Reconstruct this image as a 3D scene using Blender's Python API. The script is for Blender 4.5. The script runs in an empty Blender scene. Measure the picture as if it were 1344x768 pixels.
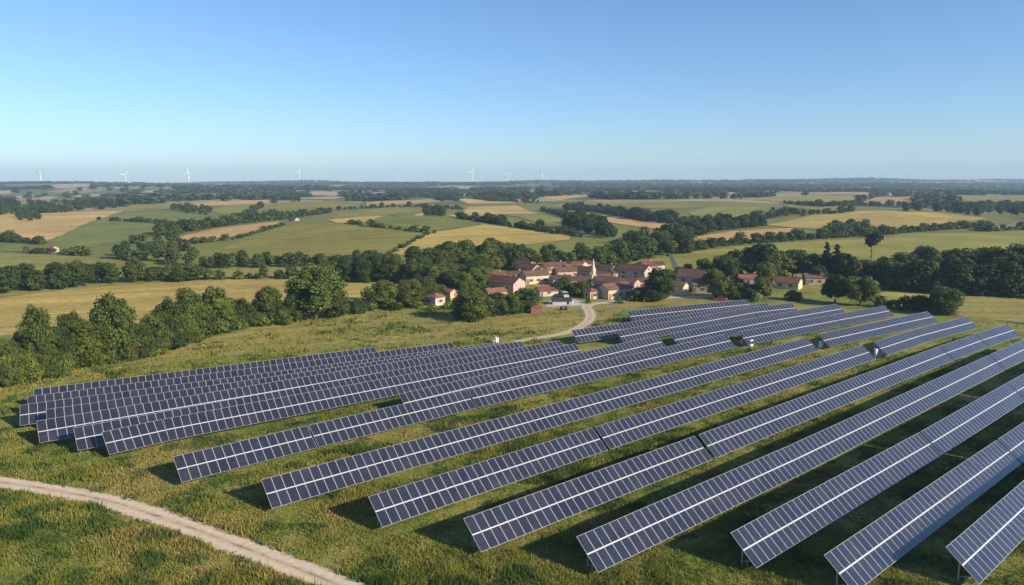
import bpy, bmesh, math, random
import numpy as np
from mathutils import Vector

# ------------------------------------------------------------------ camera, sky, sun, exposure
R = math.radians
scene = bpy.context.scene
COL = scene.collection
CAM_H, FPX, PITCH = 40.5, 950.0, math.atan(146 / 950.0)
cam_data = bpy.data.cameras.new("camera")
cam_data.lens = 36.0 * FPX / 1344.0
cam_data.sensor_width = 36.0
cam_data.clip_start, cam_data.clip_end = 0.5, 40000.0
cam = bpy.data.objects.new("camera", cam_data)
COL.objects.link(cam)
cam.location = (0, 0, CAM_H)
cam.rotation_euler = (math.pi / 2 - PITCH, 0, 0)
scene.camera = cam

SUN_AZ, SUN_EL = 120.0, 24.5
world = bpy.data.worlds.new("World")
scene.world = world
world.use_nodes = True
wt = world.node_tree
sky = wt.nodes.new("ShaderNodeTexSky")
sky.sky_type = 'NISHITA'
sky.sun_disc = False
sky.sun_elevation = R(SUN_EL)
sky.sun_rotation = R(SUN_AZ)
sky.altitude = 1800.0
sky.air_density = 1.15
sky.dust_density = 1.5
sky.ozone_density = 6.0
wt.nodes["Background"].inputs[1].default_value = 0.101
wt.links.new(sky.outputs[0], wt.nodes["Background"].inputs[0])

sun_data = bpy.data.lights.new("sun", 'SUN')
sun_data.energy = 5.0
sun_data.angle = R(0.5)
sun_data.color = (1.0, 0.86, 0.67)
sun = bpy.data.objects.new("sun", sun_data)
COL.objects.link(sun)
sun.rotation_euler = (math.pi / 2 - R(SUN_EL), 0, math.pi - R(SUN_AZ))
sun.location = (300, -200, 300)

scene.view_settings.view_transform = 'Standard'
scene.view_settings.look = 'None'
scene.view_settings.gamma = 1.0
scene.view_settings.use_curve_mapping = False
scene.view_settings.exposure = 0.72
scene.render.engine = 'CYCLES'
cyc = scene.cycles
cyc.max_bounces = 6
cyc.diffuse_bounces = 2
cyc.glossy_bounces = 2
cyc.transmission_bounces = 2
cyc.volume_bounces = 0
cyc.transparent_max_bounces = 8
cyc.use_denoising = True

rng = random.Random(11)
nrng = np.random.default_rng(5)

# ------------------------------------------------------------------ terrain height
HILLS = [  # x, y, sx, sy, height
    (-140, 520, 115, 115, 9.0), (-15, 560, 105, 110, 6.5), (360, 720, 150, 120, 8.5),
    (290, 960, 130, 150, 6.5), (-430, 660, 140, 120, 6.0), (0, 1020, 170, 170, 6.0),
    (220, 1270, 200, 200, 6.5), (215, 450, 90, 85, 3.5), (-300, 960, 170, 160, 6.0),
    (-700, 1150, 220, 200, 8.0), (620, 1200, 230, 220, 8.0), (-200, 1500, 300, 250, 8.0),
    (520, 1900, 420, 300, 12.0), (-900, 2100, 420, 320, 12.0), (60, 2300, 420, 300, 10.0),
    (1500, 2600, 600, 380, 20.0), (-1900, 3100, 700, 420, 20.0), (300, 3500, 900, 420, 16.0),
    (1800, 4200, 900, 500, 28.0), (-900, 4300, 900, 450, 18.0)]


def height(x, y):
    x = np.asarray(x, float)
    y = np.asarray(y, float)
    z = np.zeros(np.broadcast(x, y).shape)
    for hx, hy, sx, sy, a in HILLS:
        z = z + a * np.exp(-0.5 * (((x - hx) / sx) ** 2 + ((y - hy) / sy) ** 2))
    r = np.hypot(x, y)
    t = np.clip((r - 330) / 500, 0, 1)
    z = z + t * t * (3 - 2 * t) * (1.2 * np.sin(x * 0.011 + 1.3) * np.cos(y * 0.009 + 0.4) + 0.8 * np.sin(x * 0.023 - y * 0.017))
    # long ridge that closes the view, higher towards the right
    tt = np.clip((y - 3600) / 2300, 0, 1)
    ridge = tt * tt * (3 - 2 * tt)
    az = np.clip(x / np.maximum(y, 1.0), -1.2, 1.2)
    top = 30 + 14 * az + 22 * np.clip(az, 0, 1) + 6.0 * np.sin(az * 17 + 0.7) + 3.0 * np.sin(az * 41)
    fall = np.clip((y - 6600) / 3000, 0, 1)
    far = np.clip((r - 1500) / 900, 0, 1)
    z = z + far * (8.5 * np.sin(y / 250.0 + 1.3 * np.sin(x / 620.0) + 0.6) + 4.0 * np.sin(x / 330.0 + y / 410.0))
    return z + ridge * top * (1 - 0.8 * fall)


def px_ray(px, py):
    u = (px - 672.0) / FPX
    v = (384.0 - py) / FPX
    c, s = math.cos(PITCH), math.sin(PITCH)
    return np.array([u, c + v * s, -s + v * c])


def at_z(px, py, z):
    """Point of the viewing ray through a photo pixel at height z."""
    d = px_ray(px, py)
    return d * ((z - CAM_H) / d[2]) + np.array([0, 0, CAM_H])


_TS = np.concatenate([[20.0], 20.0 * 1.006 ** np.arange(1, 1070)])


def at(px, py):
    """Ground point under a photo pixel (first hit of the viewing ray)."""
    d = px_ray(px, py)
    d = d / d[1]
    X, Y, Z = d[0] * _TS, _TS, CAM_H + d[2] * _TS
    below = np.nonzero(Z < height(X, Y))[0]
    if len(below) == 0:
        t = 5800.0
        return np.array([d[0] * t, t, float(height(d[0] * t, t))])
    i = max(1, below[0])
    lo, hi = _TS[i - 1], _TS[i]
    for _ in range(24):
        m = 0.5 * (lo + hi)
        if CAM_H + d[2] * m < float(height(d[0] * m, m)):
            hi = m
        else:
            lo = m
    return np.array([d[0] * hi, hi, float(height(d[0] * hi, hi))])


# ------------------------------------------------------------------ small helpers
def tag(o, label=None, cat=None, group=None, kind=None):
    if label:
        o["label"] = label
    if cat:
        o["category"] = cat
    if group:
        o["group"] = group
    if kind:
        o["kind"] = kind
    return o


def empty(name, loc, rz=0.0, scale=None):
    o = bpy.data.objects.new(name, None)
    o.empty_display_size = 0.5
    COL.objects.link(o)
    o.location = loc
    o.rotation_euler = (0, 0, rz)
    if scale is not None:
        o.scale = scale
    return o


class MB:
    """Collects faces for one mesh."""

    def __init__(self):
        self.v, self.f, self.m = [], [], []

    def face(self, pts, mi=0):
        b = len(self.v)
        self.v += [tuple(p) for p in pts]
        self.f.append(tuple(range(b, b + len(pts))))
        self.m.append(mi)

    def poly(self, verts, faces, mi=0):
        b = len(self.v)
        self.v += [tuple(p) for p in verts]
        for f in faces:
            self.f.append(tuple(b + i for i in f))
            self.m.append(mi)

    def box(self, x0, x1, y0, y1, z0, z1, mi=0):
        self.poly([(x0, y0, z0), (x1, y0, z0), (x1, y1, z0), (x0, y1, z0),
                   (x0, y0, z1), (x1, y0, z1), (x1, y1, z1), (x0, y1, z1)],
                  [(3, 2, 1, 0), (4, 5, 6, 7), (0, 1, 5, 4), (1, 2, 6, 5), (2, 3, 7, 6), (3, 0, 4, 7)], mi)

    def tube(self, pts, radii, n=7, mi=0, cap=True):
        pts = [Vector(p) for p in pts]
        rings = []
        for i, p in enumerate(pts):
            d = (pts[min(i + 1, len(pts) - 1)] - pts[max(i - 1, 0)]).normalized()
            a = d.cross(Vector((0, 0, 1)))
            if a.length < 1e-4:
                a = Vector((1, 0, 0))
            a.normalize()
            b = d.cross(a)
            rings.append([p + (a * math.cos(2 * math.pi * k / n) + b * math.sin(2 * math.pi * k / n)) * radii[i] for k in range(n)])
        base = len(self.v)
        for r in rings:
            self.v += [tuple(q) for q in r]
        for i in range(len(rings) - 1):
            for k in range(n):
                k2 = (k + 1) % n
                self.f.append((base + i * n + k, base + i * n + k2, base + (i + 1) * n + k2, base + (i + 1) * n + k))
                self.m.append(mi)
        if cap:
            self.f.append(tuple(base + k for k in range(n))[::-1])
            self.m.append(mi)
            e = base + (len(rings) - 1) * n
            self.f.append(tuple(e + k for k in range(n)))
            self.m.append(mi)

    def mesh(self, name, mats, smooth=False):
        me = bpy.data.meshes.new(name)
        me.from_pydata(self.v, [], self.f)
        for m in (mats if isinstance(mats, (list, tuple)) else [mats]):
            me.materials.append(m)
        me.polygons.foreach_set("material_index", self.m)
        if smooth:
            me.polygons.foreach_set("use_smooth", [True] * len(self.f))
        me.update()
        return me

    def build(self, name, mats, parent=None, smooth=False):
        return link(name, self.mesh(name, mats, smooth), parent)


def link(name, mesh, parent=None):
    o = bpy.data.objects.new(name, mesh)
    COL.objects.link(o)
    if parent is not None:
        o.parent = parent
    return o


def fast_mesh(name, verts, nper, mats, colors=None, smooth=False):
    """verts (N*nper,3): every nper vertices are one polygon."""
    me = bpy.data.meshes.new(name)
    n = len(verts)
    nf = n // nper
    me.vertices.add(n)
    me.vertices.foreach_set("co", np.ascontiguousarray(verts, np.float32).ravel())
    me.loops.add(n)
    me.loops.foreach_set("vertex_index", np.arange(n, dtype=np.int32))
    me.polygons.add(nf)
    me.polygons.foreach_set("loop_start", np.arange(0, n, nper, dtype=np.int32))
    me.polygons.foreach_set("loop_total", np.full(nf, nper, np.int32))
    for m in (mats if isinstance(mats, (list, tuple)) else [mats]):
        me.materials.append(m)
    if colors is not None:
        a = me.color_attributes.new("tint", 'FLOAT_COLOR', 'POINT')
        a.data.foreach_set("color", np.ascontiguousarray(colors, np.float32).ravel())
    me.update(calc_edges=True)
    return me


def grid_noise(x, y, cell, seed):
    """Smooth value noise 0..1."""
    x = np.asarray(x, float) / cell
    y = np.asarray(y, float) / cell
    xi, yi = np.floor(x), np.floor(y)
    fx, fy = x - xi, y - yi
    fx, fy = fx * fx * (3 - 2 * fx), fy * fy * (3 - 2 * fy)

    def h(a, b):
        s = np.sin(a * 127.1 + b * 311.7 + seed * 74.7) * 43758.5453
        return s - np.floor(s)
    return ((h(xi, yi) * (1 - fx) + h(xi + 1, yi) * fx) * (1 - fy) + (h(xi, yi + 1) * (1 - fx) + h(xi + 1, yi + 1) * fx) * fy)


# ------------------------------------------------------------------ materials
def new_mat(name):
    m = bpy.data.materials.new(name)
    m.use_nodes = True
    nt = m.node_tree
    return m, nt, nt.nodes["Principled BSDF"]


def nd(nt, typ, **kw):
    n = nt.nodes.new(typ)
    for k, v in kw.items():
        if k == "inp":
            for i, val in v.items():
                n.inputs[i].default_value = val
        else:
            setattr(n, k, v)
    return n


def ramp(nt, stops, fac=None):
    r = nt.nodes.new("ShaderNodeValToRGB")
    e = r.color_ramp.elements
    while len(e) < len(stops):
        e.new(0.5)
    for i, (p, c) in enumerate(stops):
        e[i].position = p
        e[i].color = (c[0], c[1], c[2], 1)
    if fac is not None:
        nt.links.new(fac, r.inputs[0])
    return r


def noise(nt, vec, scale, detail=4.0, rough=0.55, dist=0.0):
    n = nd(nt, "ShaderNodeTexNoise", inp={"Scale": scale, "Detail": detail, "Roughness": rough, "Distortion": dist})
    if vec is not None:
        nt.links.new(vec, n.inputs["Vector"])
    return n


def mix(nt, fac, a, b, blend='MIX'):
    m = nt.nodes.new("ShaderNodeMix")
    m.data_type = 'RGBA'
    m.blend_type = blend
    for s, v in ((m.inputs[0], fac), (m.inputs[6], a), (m.inputs[7], b)):
        if isinstance(v, (int, float)):
            s.default_value = v
        elif isinstance(v, (tuple, list)):
            s.default_value = (v[0], v[1], v[2], 1)
        else:
            nt.links.new(v, s)
    return m.outputs[2]


def math_n(nt, op, a, b=None):
    m = nt.nodes.new("ShaderNodeMath")
    m.operation = op
    for i, v in enumerate((a, b)):
        if v is None:
            continue
        if isinstance(v, (int, float)):
            m.inputs[i].default_value = v
        else:
            nt.links.new(v, m.inputs[i])
    return m.outputs[0]


def bump(nt, bsdf, heightsock, strength, dist):
    b = nd(nt, "ShaderNodeBump", inp={"Strength": strength, "Distance": dist})
    nt.links.new(heightsock, b.inputs["Height"])
    nt.links.new(b.outputs[0], bsdf.inputs["Normal"])


def simple_mat(name, col, rough=0.6, metal=0.0, var=0.15, scale=2.0, spec=0.4):
    m, nt, b = new_mat(name)
    tc = nd(nt, "ShaderNodeTexCoord")
    n = noise(nt, tc.outputs["Object"], scale)
    lo = tuple(c * (1 - var) for c in col)
    hi = tuple(min(1, c * (1 + var)) for c in col)
    r = ramp(nt, [(0.3, lo), (0.7, hi)], n.outputs[0])
    nt.links.new(r.outputs[0], b.inputs["Base Color"])
    b.inputs["Roughness"].default_value = rough
    b.inputs["Metallic"].default_value = metal
    b.inputs["Specular IOR Level"].default_value = spec
    return m


def meadow_color(nt, pos):
    """Patchy summer meadow colour from world position (used by turf and grass blades)."""
    big = noise(nt, pos, 0.035, 4, 0.6, 0.4)
    mid = noise(nt, pos, 0.16, 5, 0.65, 0.6)
    fine = noise(nt, pos, 1.3, 4, 0.7)
    s = math_n(nt, 'ADD', math_n(nt, 'MULTIPLY', big.outputs[0], 0.5), math_n(nt, 'MULTIPLY', mid.outputs[0], 0.38))
    s = math_n(nt, 'ADD', s, math_n(nt, 'MULTIPLY', fine.outputs[0], 0.22))
    r = ramp(nt, [(0.40, (0.050, 0.084, 0.015)), (0.475, (0.092, 0.130, 0.023)), (0.53, (0.160, 0.182, 0.034)),
                  (0.58, (0.215, 0.208, 0.048)), (0.645, (0.270, 0.220, 0.074))], s)
    return r.outputs[0], fine.outputs[0], mid.outputs[0]


def make_ground_mat():
    m, nt, b = new_mat("meadow_ground")
    geo = nd(nt, "ShaderNodeNewGeometry")
    col, fine, mid = meadow_color(nt, geo.outputs["Position"])
    # bare reddish earth in small patches
    n2 = noise(nt, geo.outputs["Position"], 0.09, 3, 0.6)
    f = ramp(nt, [(0.63, (0, 0, 0)), (0.70, (1, 1, 1))], n2.outputs[0])
    col = mix(nt, math_n(nt, 'MULTIPLY', f.outputs[0], 0.55), col, (0.13, 0.085, 0.045))
    at_ = nd(nt, "ShaderNodeVertexColor", layer_name="tint")
    vn = noise(nt, geo.outputs["Position"], 0.012, 6, 0.7)
    far = mix(nt, 0.55, at_.outputs["Color"], ramp(nt, [(0.3, (0.6, 0.6, 0.6)), (0.7, (1.4, 1.4, 1.35))], vn.outputs[0]).outputs[0], 'MULTIPLY')
    col = mix(nt, at_.outputs["Alpha"], col, far)
    nt.links.new(col, b.inputs["Base Color"])
    b.inputs["Roughness"].default_value = 0.9
    b.inputs["Specular IOR Level"].default_value = 0.15
    bump(nt, b, fine, 0.6, 0.35)
    return m


def make_field_mat(name, stripe=0.12, row=0.55, patch=0.25):
    """Farm field: object colour, worked in parallel lines along the object's X axis."""
    m, nt, b = new_mat(name)
    oi = nd(nt, "ShaderNodeObjectInfo")
    tc = nd(nt, "ShaderNodeTexCoord")
    n1 = noise(nt, tc.outputs["Object"], 0.016, 5, 0.6, 0.5)
    mp = nd(nt, "ShaderNodeMapping")
    mp.inputs["Scale"].default_value = (0.004, 0.16, 1)
    nt.links.new(tc.outputs["Object"], mp.inputs[0])
    n2 = noise(nt, mp.outputs[0], 1.0, 3, 0.6)
    mp2 = nd(nt, "ShaderNodeMapping")
    mp2.inputs["Scale"].default_value = (0.02, 0.9, 1)
    nt.links.new(tc.outputs["Object"], mp2.inputs[0])
    n3 = noise(nt, mp2.outputs[0], 1.0, 2, 0.6)
    n4 = noise(nt, tc.outputs["Object"], 0.5, 4, 0.7)
    col = oi.outputs["Color"]
    for n, s in ((n1, patch), (n2, stripe), (n3, row * 0.3), (n4, 0.25)):
        r = ramp(nt, [(0.3, (1 - s,) * 3), (0.7, (1 + s,) * 3)], n.outputs[0])
        col = mix(nt, 1.0, col, r.outputs[0], 'MULTIPLY')
    # tramlines left by the sprayer
    sp = nd(nt, "ShaderNodeSeparateXYZ")
    nt.links.new(tc.outputs["Object"], sp.inputs[0])
    wob = math_n(nt, 'ADD', math_n(nt, 'MULTIPLY', sp.outputs[1], 1 / 17.0), math_n(nt, 'MULTIPLY', n1.outputs[0], 0.5))
    tl = math_n(nt, 'GREATER_THAN', math_n(nt, 'FRACT', wob), 0.90)
    col = mix(nt, math_n(nt, 'MULTIPLY', tl, 0.35), col, mix(nt, 1.0, col, (0.62, 0.58, 0.5), 'MULTIPLY'))
    # drifts of greener growth
    f = ramp(nt, [(0.5, (0, 0, 0)), (0.68, (1, 1, 1))], noise(nt, tc.outputs["Object"], 0.011, 4, 0.6).outputs[0])
    col = mix(nt, math_n(nt, 'MULTIPLY', f.outputs[0], 0.28), col, (0.15, 0.16, 0.038))
    nt.links.new(col, b.inputs["Base Color"])
    b.inputs["Roughness"].default_value = 0.95
    b.inputs["Specular IOR Level"].default_value = 0.1
    bump(nt, b, n4.outputs[0], 0.5, 0.4)
    return m


def make_grass_mat():
    m, nt, b = new_mat("grass_blades")
    geo = nd(nt, "ShaderNodeNewGeometry")
    col, _, _ = meadow_color(nt, geo.outputs["Position"])
    vc = nd(nt, "ShaderNodeVertexColor", layer_name="tint")
    col = mix(nt, 1.0, col, vc.outputs["Color"], 'MULTIPLY')
    nt.links.new(col, b.inputs["Base Color"])
    b.inputs["Roughness"].default_value = 0.7
    b.inputs["Specular IOR Level"].default_value = 0.2
    tr = nd(nt, "ShaderNodeBsdfTranslucent")
    nt.links.new(col, tr.inputs[0])
    ms = nd(nt, "ShaderNodeMixShader", inp={0: 0.3})
    nt.links.new(b.outputs[0], ms.inputs[1])
    nt.links.new(tr.outputs[0], ms.inputs[2])
    nt.links.new(ms.outputs[0], nt.nodes["Material Output"].inputs[0])
    return m


def make_leaf_mat():
    m, nt, b = new_mat("foliage")
    vc = nd(nt, "ShaderNodeVertexColor", layer_name="tint")
    oi = nd(nt, "ShaderNodeObjectInfo")
    col = mix(nt, 1.0, vc.outputs["Color"], oi.outputs["Color"], 'MULTIPLY')
    nt.links.new(col, b.inputs["Base Color"])
    b.inputs["Roughness"].default_value = 0.65
    b.inputs["Specular IOR Level"].default_value = 0.25
    tr = nd(nt, "ShaderNodeBsdfTranslucent")
    nt.links.new(col, tr.inputs[0])
    ms = nd(nt, "ShaderNodeMixShader", inp={0: 0.22})
    nt.links.new(b.outputs[0], ms.inputs[1])
    nt.links.new(tr.outputs[0], ms.inputs[2])
    nt.links.new(ms.outputs[0], nt.nodes["Material Output"].inputs[0])
    return m


def make_glass_mat():
    """Solar cells behind glass: dark blue cells, pale busbar lines, UV runs 0..1 over one module."""
    m, nt, b = new_mat("solar_cells")
    uv = nd(nt, "ShaderNodeUVMap")
    sp = nd(nt, "ShaderNodeSeparateXYZ")
    nt.links.new(uv.outputs[0], sp.inputs[0])
    v10 = math_n(nt, 'FRACT', math_n(nt, 'MULTIPLY', sp.outputs[1], 10.0))
    lv = math_n(nt, 'GREATER_THAN', math_n(nt, 'ABSOLUTE', math_n(nt, 'SUBTRACT', v10, 0.5)), 0.41)
    u6 = math_n(nt, 'FRACT', math_n(nt, 'MULTIPLY', sp.outputs[0], 6.0))
    lu = math_n(nt, 'GREATER_THAN', math_n(nt, 'ABSOLUTE', math_n(nt, 'SUBTRACT', u6, 0.5)), 0.465)
    oi = nd(nt, "ShaderNodeObjectInfo")
    cell = mix(nt, oi.outputs["Random"], (0.010, 0.0115, 0.018), (0.018, 0.0185, 0.028))
    col = mix(nt, math_n(nt, 'MULTIPLY', lv, 0.75), cell, (0.050, 0.053, 0.080))
    col = mix(nt, math_n(nt, 'MULTIPLY', lu, 0.5), col, (0.07, 0.075, 0.11))
    geo = nd(nt, "ShaderNodeNewGeometry")
    dust = noise(nt, geo.outputs["Position"], 0.35, 4, 0.6)
    f = ramp(nt, [(0.45, (0, 0, 0)), (0.8, (1, 1, 1))], dust.outputs[0])
    col = mix(nt, math_n(nt, 'MULTIPLY', f.outputs[0], 0.10), col, (0.16, 0.15, 0.14))
    nt.links.new(col, b.inputs["Base Color"])
    b.inputs["Roughness"].default_value = 0.10
    b.inputs["IOR"].default_value = 1.65
    b.inputs["Specular IOR Level"].default_value = 0.72
    return m


def make_road_mat(name="gravel_track", strip=0.62, pale=1.0):
    """Pale gravel track, UV x runs along in metres, y across 0..1."""
    m, nt, b = new_mat(name)
    geo = nd(nt, "ShaderNodeNewGeometry")
    uv = nd(nt, "ShaderNodeUVMap")
    sp = nd(nt, "ShaderNodeSeparateXYZ")
    nt.links.new(uv.outputs[0], sp.inputs[0])
    n1 = noise(nt, geo.outputs["Position"], 1.4, 5, 0.6)
    col = ramp(nt, [(0.25, (0.48 * pale, 0.38 * pale, 0.27 * pale)), (0.7, (0.66 * pale, 0.54 * pale, 0.40 * pale))], n1.outputs[0]).outputs[0]
    n3 = noise(nt, geo.outputs["Position"], 6.0, 3, 0.7)
    col = mix(nt, 1.0, col, ramp(nt, [(0.3, (0.8, 0.8, 0.8)), (0.7, (1.15, 1.15, 1.15))], n3.outputs[0]).outputs[0], 'MULTIPLY')
    # broken strip of dry growth between the wheel ruts
    n2 = noise(nt, geo.outputs["Position"], 0.28, 5, 0.75, 0.3)
    d = math_n(nt, 'ABSOLUTE', math_n(nt, 'SUBTRACT', sp.outputs[1], 0.52))
    k = math_n(nt, 'SUBTRACT', math_n(nt, 'ADD', 0.085 * strip, math_n(nt, 'MULTIPLY', math_n(nt, 'SUBTRACT', n2.outputs[0], 0.53), 0.42)), d)
    f = ramp(nt, [(0.0, (0, 0, 0)), (0.10, (1, 1, 1))], k)
    col = mix(nt, math_n(nt, 'MULTIPLY', f.outputs[0], 0.80 if strip > 0 else 0.25), col, (0.15, 0.125, 0.06))
    # compacted, paler wheel ruts and grass creeping in from the verges
    r1 = math_n(nt, 'ABSOLUTE', math_n(nt, 'SUBTRACT', math_n(nt, 'ABSOLUTE', math_n(nt, 'SUBTRACT', sp.outputs[1], 0.51)), 0.24))
    fr = ramp(nt, [(0.06, (0, 0, 0)), (0.20, (1, 1, 1))], r1)
    col = mix(nt, math_n(nt, 'MULTIPLY', fr.outputs[0], 0.55), col, mix(nt, 1.0, col, (0.70, 0.66, 0.58), 'MULTIPLY'))
    ed = math_n(nt, 'SUBTRACT', 0.5, math_n(nt, 'ABSOLUTE', math_n(nt, 'SUBTRACT', sp.outputs[1], 0.5)))
    n5 = noise(nt, geo.outputs["Position"], 1.1, 5, 0.75)
    ke = math_n(nt, 'SUBTRACT', math_n(nt, 'MULTIPLY', math_n(nt, 'SUBTRACT', n5.outputs[0], 0.32), 0.42), ed)
    fe = ramp(nt, [(0.0, (0, 0, 0)), (0.05, (1, 1, 1))], ke)
    col = mix(nt, math_n(nt, 'MULTIPLY', fe.outputs[0], 0.85), col, (0.15, 0.14, 0.045))
    nt.links.new(col, b.inputs["Base Color"])
    b.inputs["Roughness"].default_value = 0.95
    b.inputs["Specular IOR Level"].default_value = 0.1
    bump(nt, b, n3.outputs[0], 0.4, 0.05)
    return m


def make_wall_mat():
    m, nt, b = new_mat("stone_render")
    oi = nd(nt, "ShaderNodeObjectInfo")
    tc = nd(nt, "ShaderNodeTexCoord")
    n1 = noise(nt, tc.outputs["Object"], 0.9, 5, 0.7)
    vo = nd(nt, "ShaderNodeTexVoronoi", inp={"Scale": 2.6})
    nt.links.new(tc.outputs["Object"], vo.inputs[0])
    col = mix(nt, 1.0, oi.outputs["Color"], ramp(nt, [(0.3, (0.68, 0.66, 0.64)), (0.7, (1.18, 1.16, 1.12))], n1.outputs[0]).outputs[0], 'MULTIPLY')
    col = mix(nt, 0.28, col, mix(nt, 1.0, col, vo.outputs["Color"], 'MULTIPLY'))
    nt.links.new(col, b.inputs["Base Color"])
    b.inputs["Roughness"].default_value = 0.92
    b.inputs["Specular IOR Level"].default_value = 0.15
    bump(nt, b, vo.outputs["Distance"], 0.4, 0.05)
    return m


def make_roof_mat():
    m, nt, b = new_mat("clay_tiles")
    oi = nd(nt, "ShaderNodeObjectInfo")
    tc = nd(nt, "ShaderNodeTexCoord")
    n1 = noise(nt, tc.outputs["Object"], 0.7, 5, 0.7)
    n2 = noise(nt, tc.outputs["Object"], 5.0, 2, 0.6)
    col = mix(nt, 1.0, oi.outputs["Color"], ramp(nt, [(0.3, (0.62, 0.64, 0.68)), (0.7, (1.28, 1.22, 1.15))], n1.outputs[0]).outputs[0], 'MULTIPLY')
    col = mix(nt, 1.0, col, ramp(nt, [(0.3, (0.75, 0.75, 0.75)), (0.7, (1.25, 1.25, 1.25))], n2.outputs[0]).outputs[0], 'MULTIPLY')
    w = nd(nt, "ShaderNodeTexWave", inp={"Scale": 1.3})
    w.bands_direction = 'X'
    nt.links.new(tc.outputs["Object"], w.inputs[0])
    nt.links.new(col, b.inputs["Base Color"])
    b.inputs["Roughness"].default_value = 0.85
    b.inputs["Specular IOR Level"].default_value = 0.2
    bump(nt, b, w.outputs["Fac"], 0.6, 0.06)
    return m


M = {}
M["ground"] = make_ground_mat()
M["crop"] = make_field_mat("standing_crop", 0.20, 0.6, 0.24)
M["grass"] = make_grass_mat()
M["leaf"] = make_leaf_mat()
M["bark"] = simple_mat("bark", (0.085, 0.065, 0.045), 0.9, var=0.35, scale=4)
M["cells"] = make_glass_mat()
M["strip"] = simple_mat("pale_cover_strip", (0.55, 0.56, 0.58), 0.45, 0.2, 0.06, 1.5)
M["alu"] = simple_mat("aluminium_frame", (0.36, 0.365, 0.39), 0.5, 0.2, 0.06, 1.5)
M["steel"] = simple_mat("galvanised_steel", (0.42, 0.43, 0.44), 0.5, 0.6, 0.12, 3)
M["backsheet"] = simple_mat("module_backsheet", (0.30, 0.31, 0.33), 0.6)
M["blue"] = simple_mat("blue_sheet", (0.026, 0.034, 0.052), 0.75, var=0.2)
M["road"] = make_road_mat()
M["path"] = make_road_mat("gravel_path", -0.6, 0.85)
M["wall"] = make_wall_mat()
M["roof"] = make_roof_mat()
M["glass"] = simple_mat("dark_window_glass", (0.02, 0.022, 0.026), 0.12, var=0.2)
M["shutter"] = simple_mat("painted_wood", (0.16, 0.12, 0.10), 0.7, var=0.25)
M["white"] = simple_mat("white_paint", (0.78, 0.79, 0.80), 0.45, var=0.05)
M["cabinet"] = simple_mat("grey_white_cabinet", (0.62, 0.64, 0.65), 0.5, var=0.08)
M["red"] = simple_mat("dark_red_paint", (0.20, 0.035, 0.03), 0.35, var=0.15)
M["rubber"] = simple_mat("black_rubber", (0.02, 0.02, 0.02), 0.8, var=0.2)
M["brick"] = simple_mat("red_boarding", (0.19, 0.068, 0.052), 0.85, var=0.25, scale=3)
M["bale"] = simple_mat("dark_film_wrap", (0.03, 0.03, 0.032), 0.45, var=0.3)
M["pave"] = simple_mat("pale_paving", (0.40, 0.38, 0.35), 0.9, var=0.15, scale=0.5)
M["asphalt"] = simple_mat("worn_asphalt", (0.075, 0.075, 0.078), 0.9, var=0.2, scale=0.5)
M["wood"] = simple_mat("weathered_wood", (0.13, 0.10, 0.07), 0.9, var=0.3, scale=4)

# ------------------------------------------------------------------ terrain sheet with far patchwork
seedrng = np.random.default_rng(21)
NSEED = 1500
s_az = seedrng.uniform(-0.9, 0.9, NSEED)
s_r = 1050 * np.exp(seedrng.uniform(0, 1, NSEED) ** 0.8 * math.log(7.5))
SX, SY = s_r * np.sin(s_az), s_r * np.cos(s_az)
PAL = np.array([(0.028, 0.044, 0.020), (0.030, 0.046, 0.022), (0.026, 0.042, 0.019), (0.09, 0.115, 0.04), (0.12, 0.135, 0.045), (0.27, 0.205, 0.10), (0.33, 0.26, 0.15)])


def seed_kind():
    u = seedrng.uniform(0, 1, NSEED)
    p_forest = np.clip(0.25 + (s_r - 1200) / 6000, 0.25, 0.78)
    k = np.where(u < p_forest, seedrng.integers(0, 3, NSEED), seedrng.integers(3, 7, NSEED))
    return k


SK = seed_kind()


def patch_of(x, y):
    """Index of the land patch at far points (warped nearest seed, patches wider than deep)."""
    x = np.asarray(x, float)
    y = np.asarray(y, float)
    xw = x + 60 * (grid_noise(x, y, 170, 3) - 0.5)
    yw = y + 90 * (grid_noise(x, y, 190, 4) - 0.5)
    out = np.empty(len(x), np.int32)
    for i in range(0, len(x), 4000):
        d = ((xw[i:i + 4000, None] - SX[None]) * 0.8) ** 2 + (yw[i:i + 4000, None] - SY[None]) ** 2
        out[i:i + 4000] = np.argmin(d, axis=1)
    return out


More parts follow.
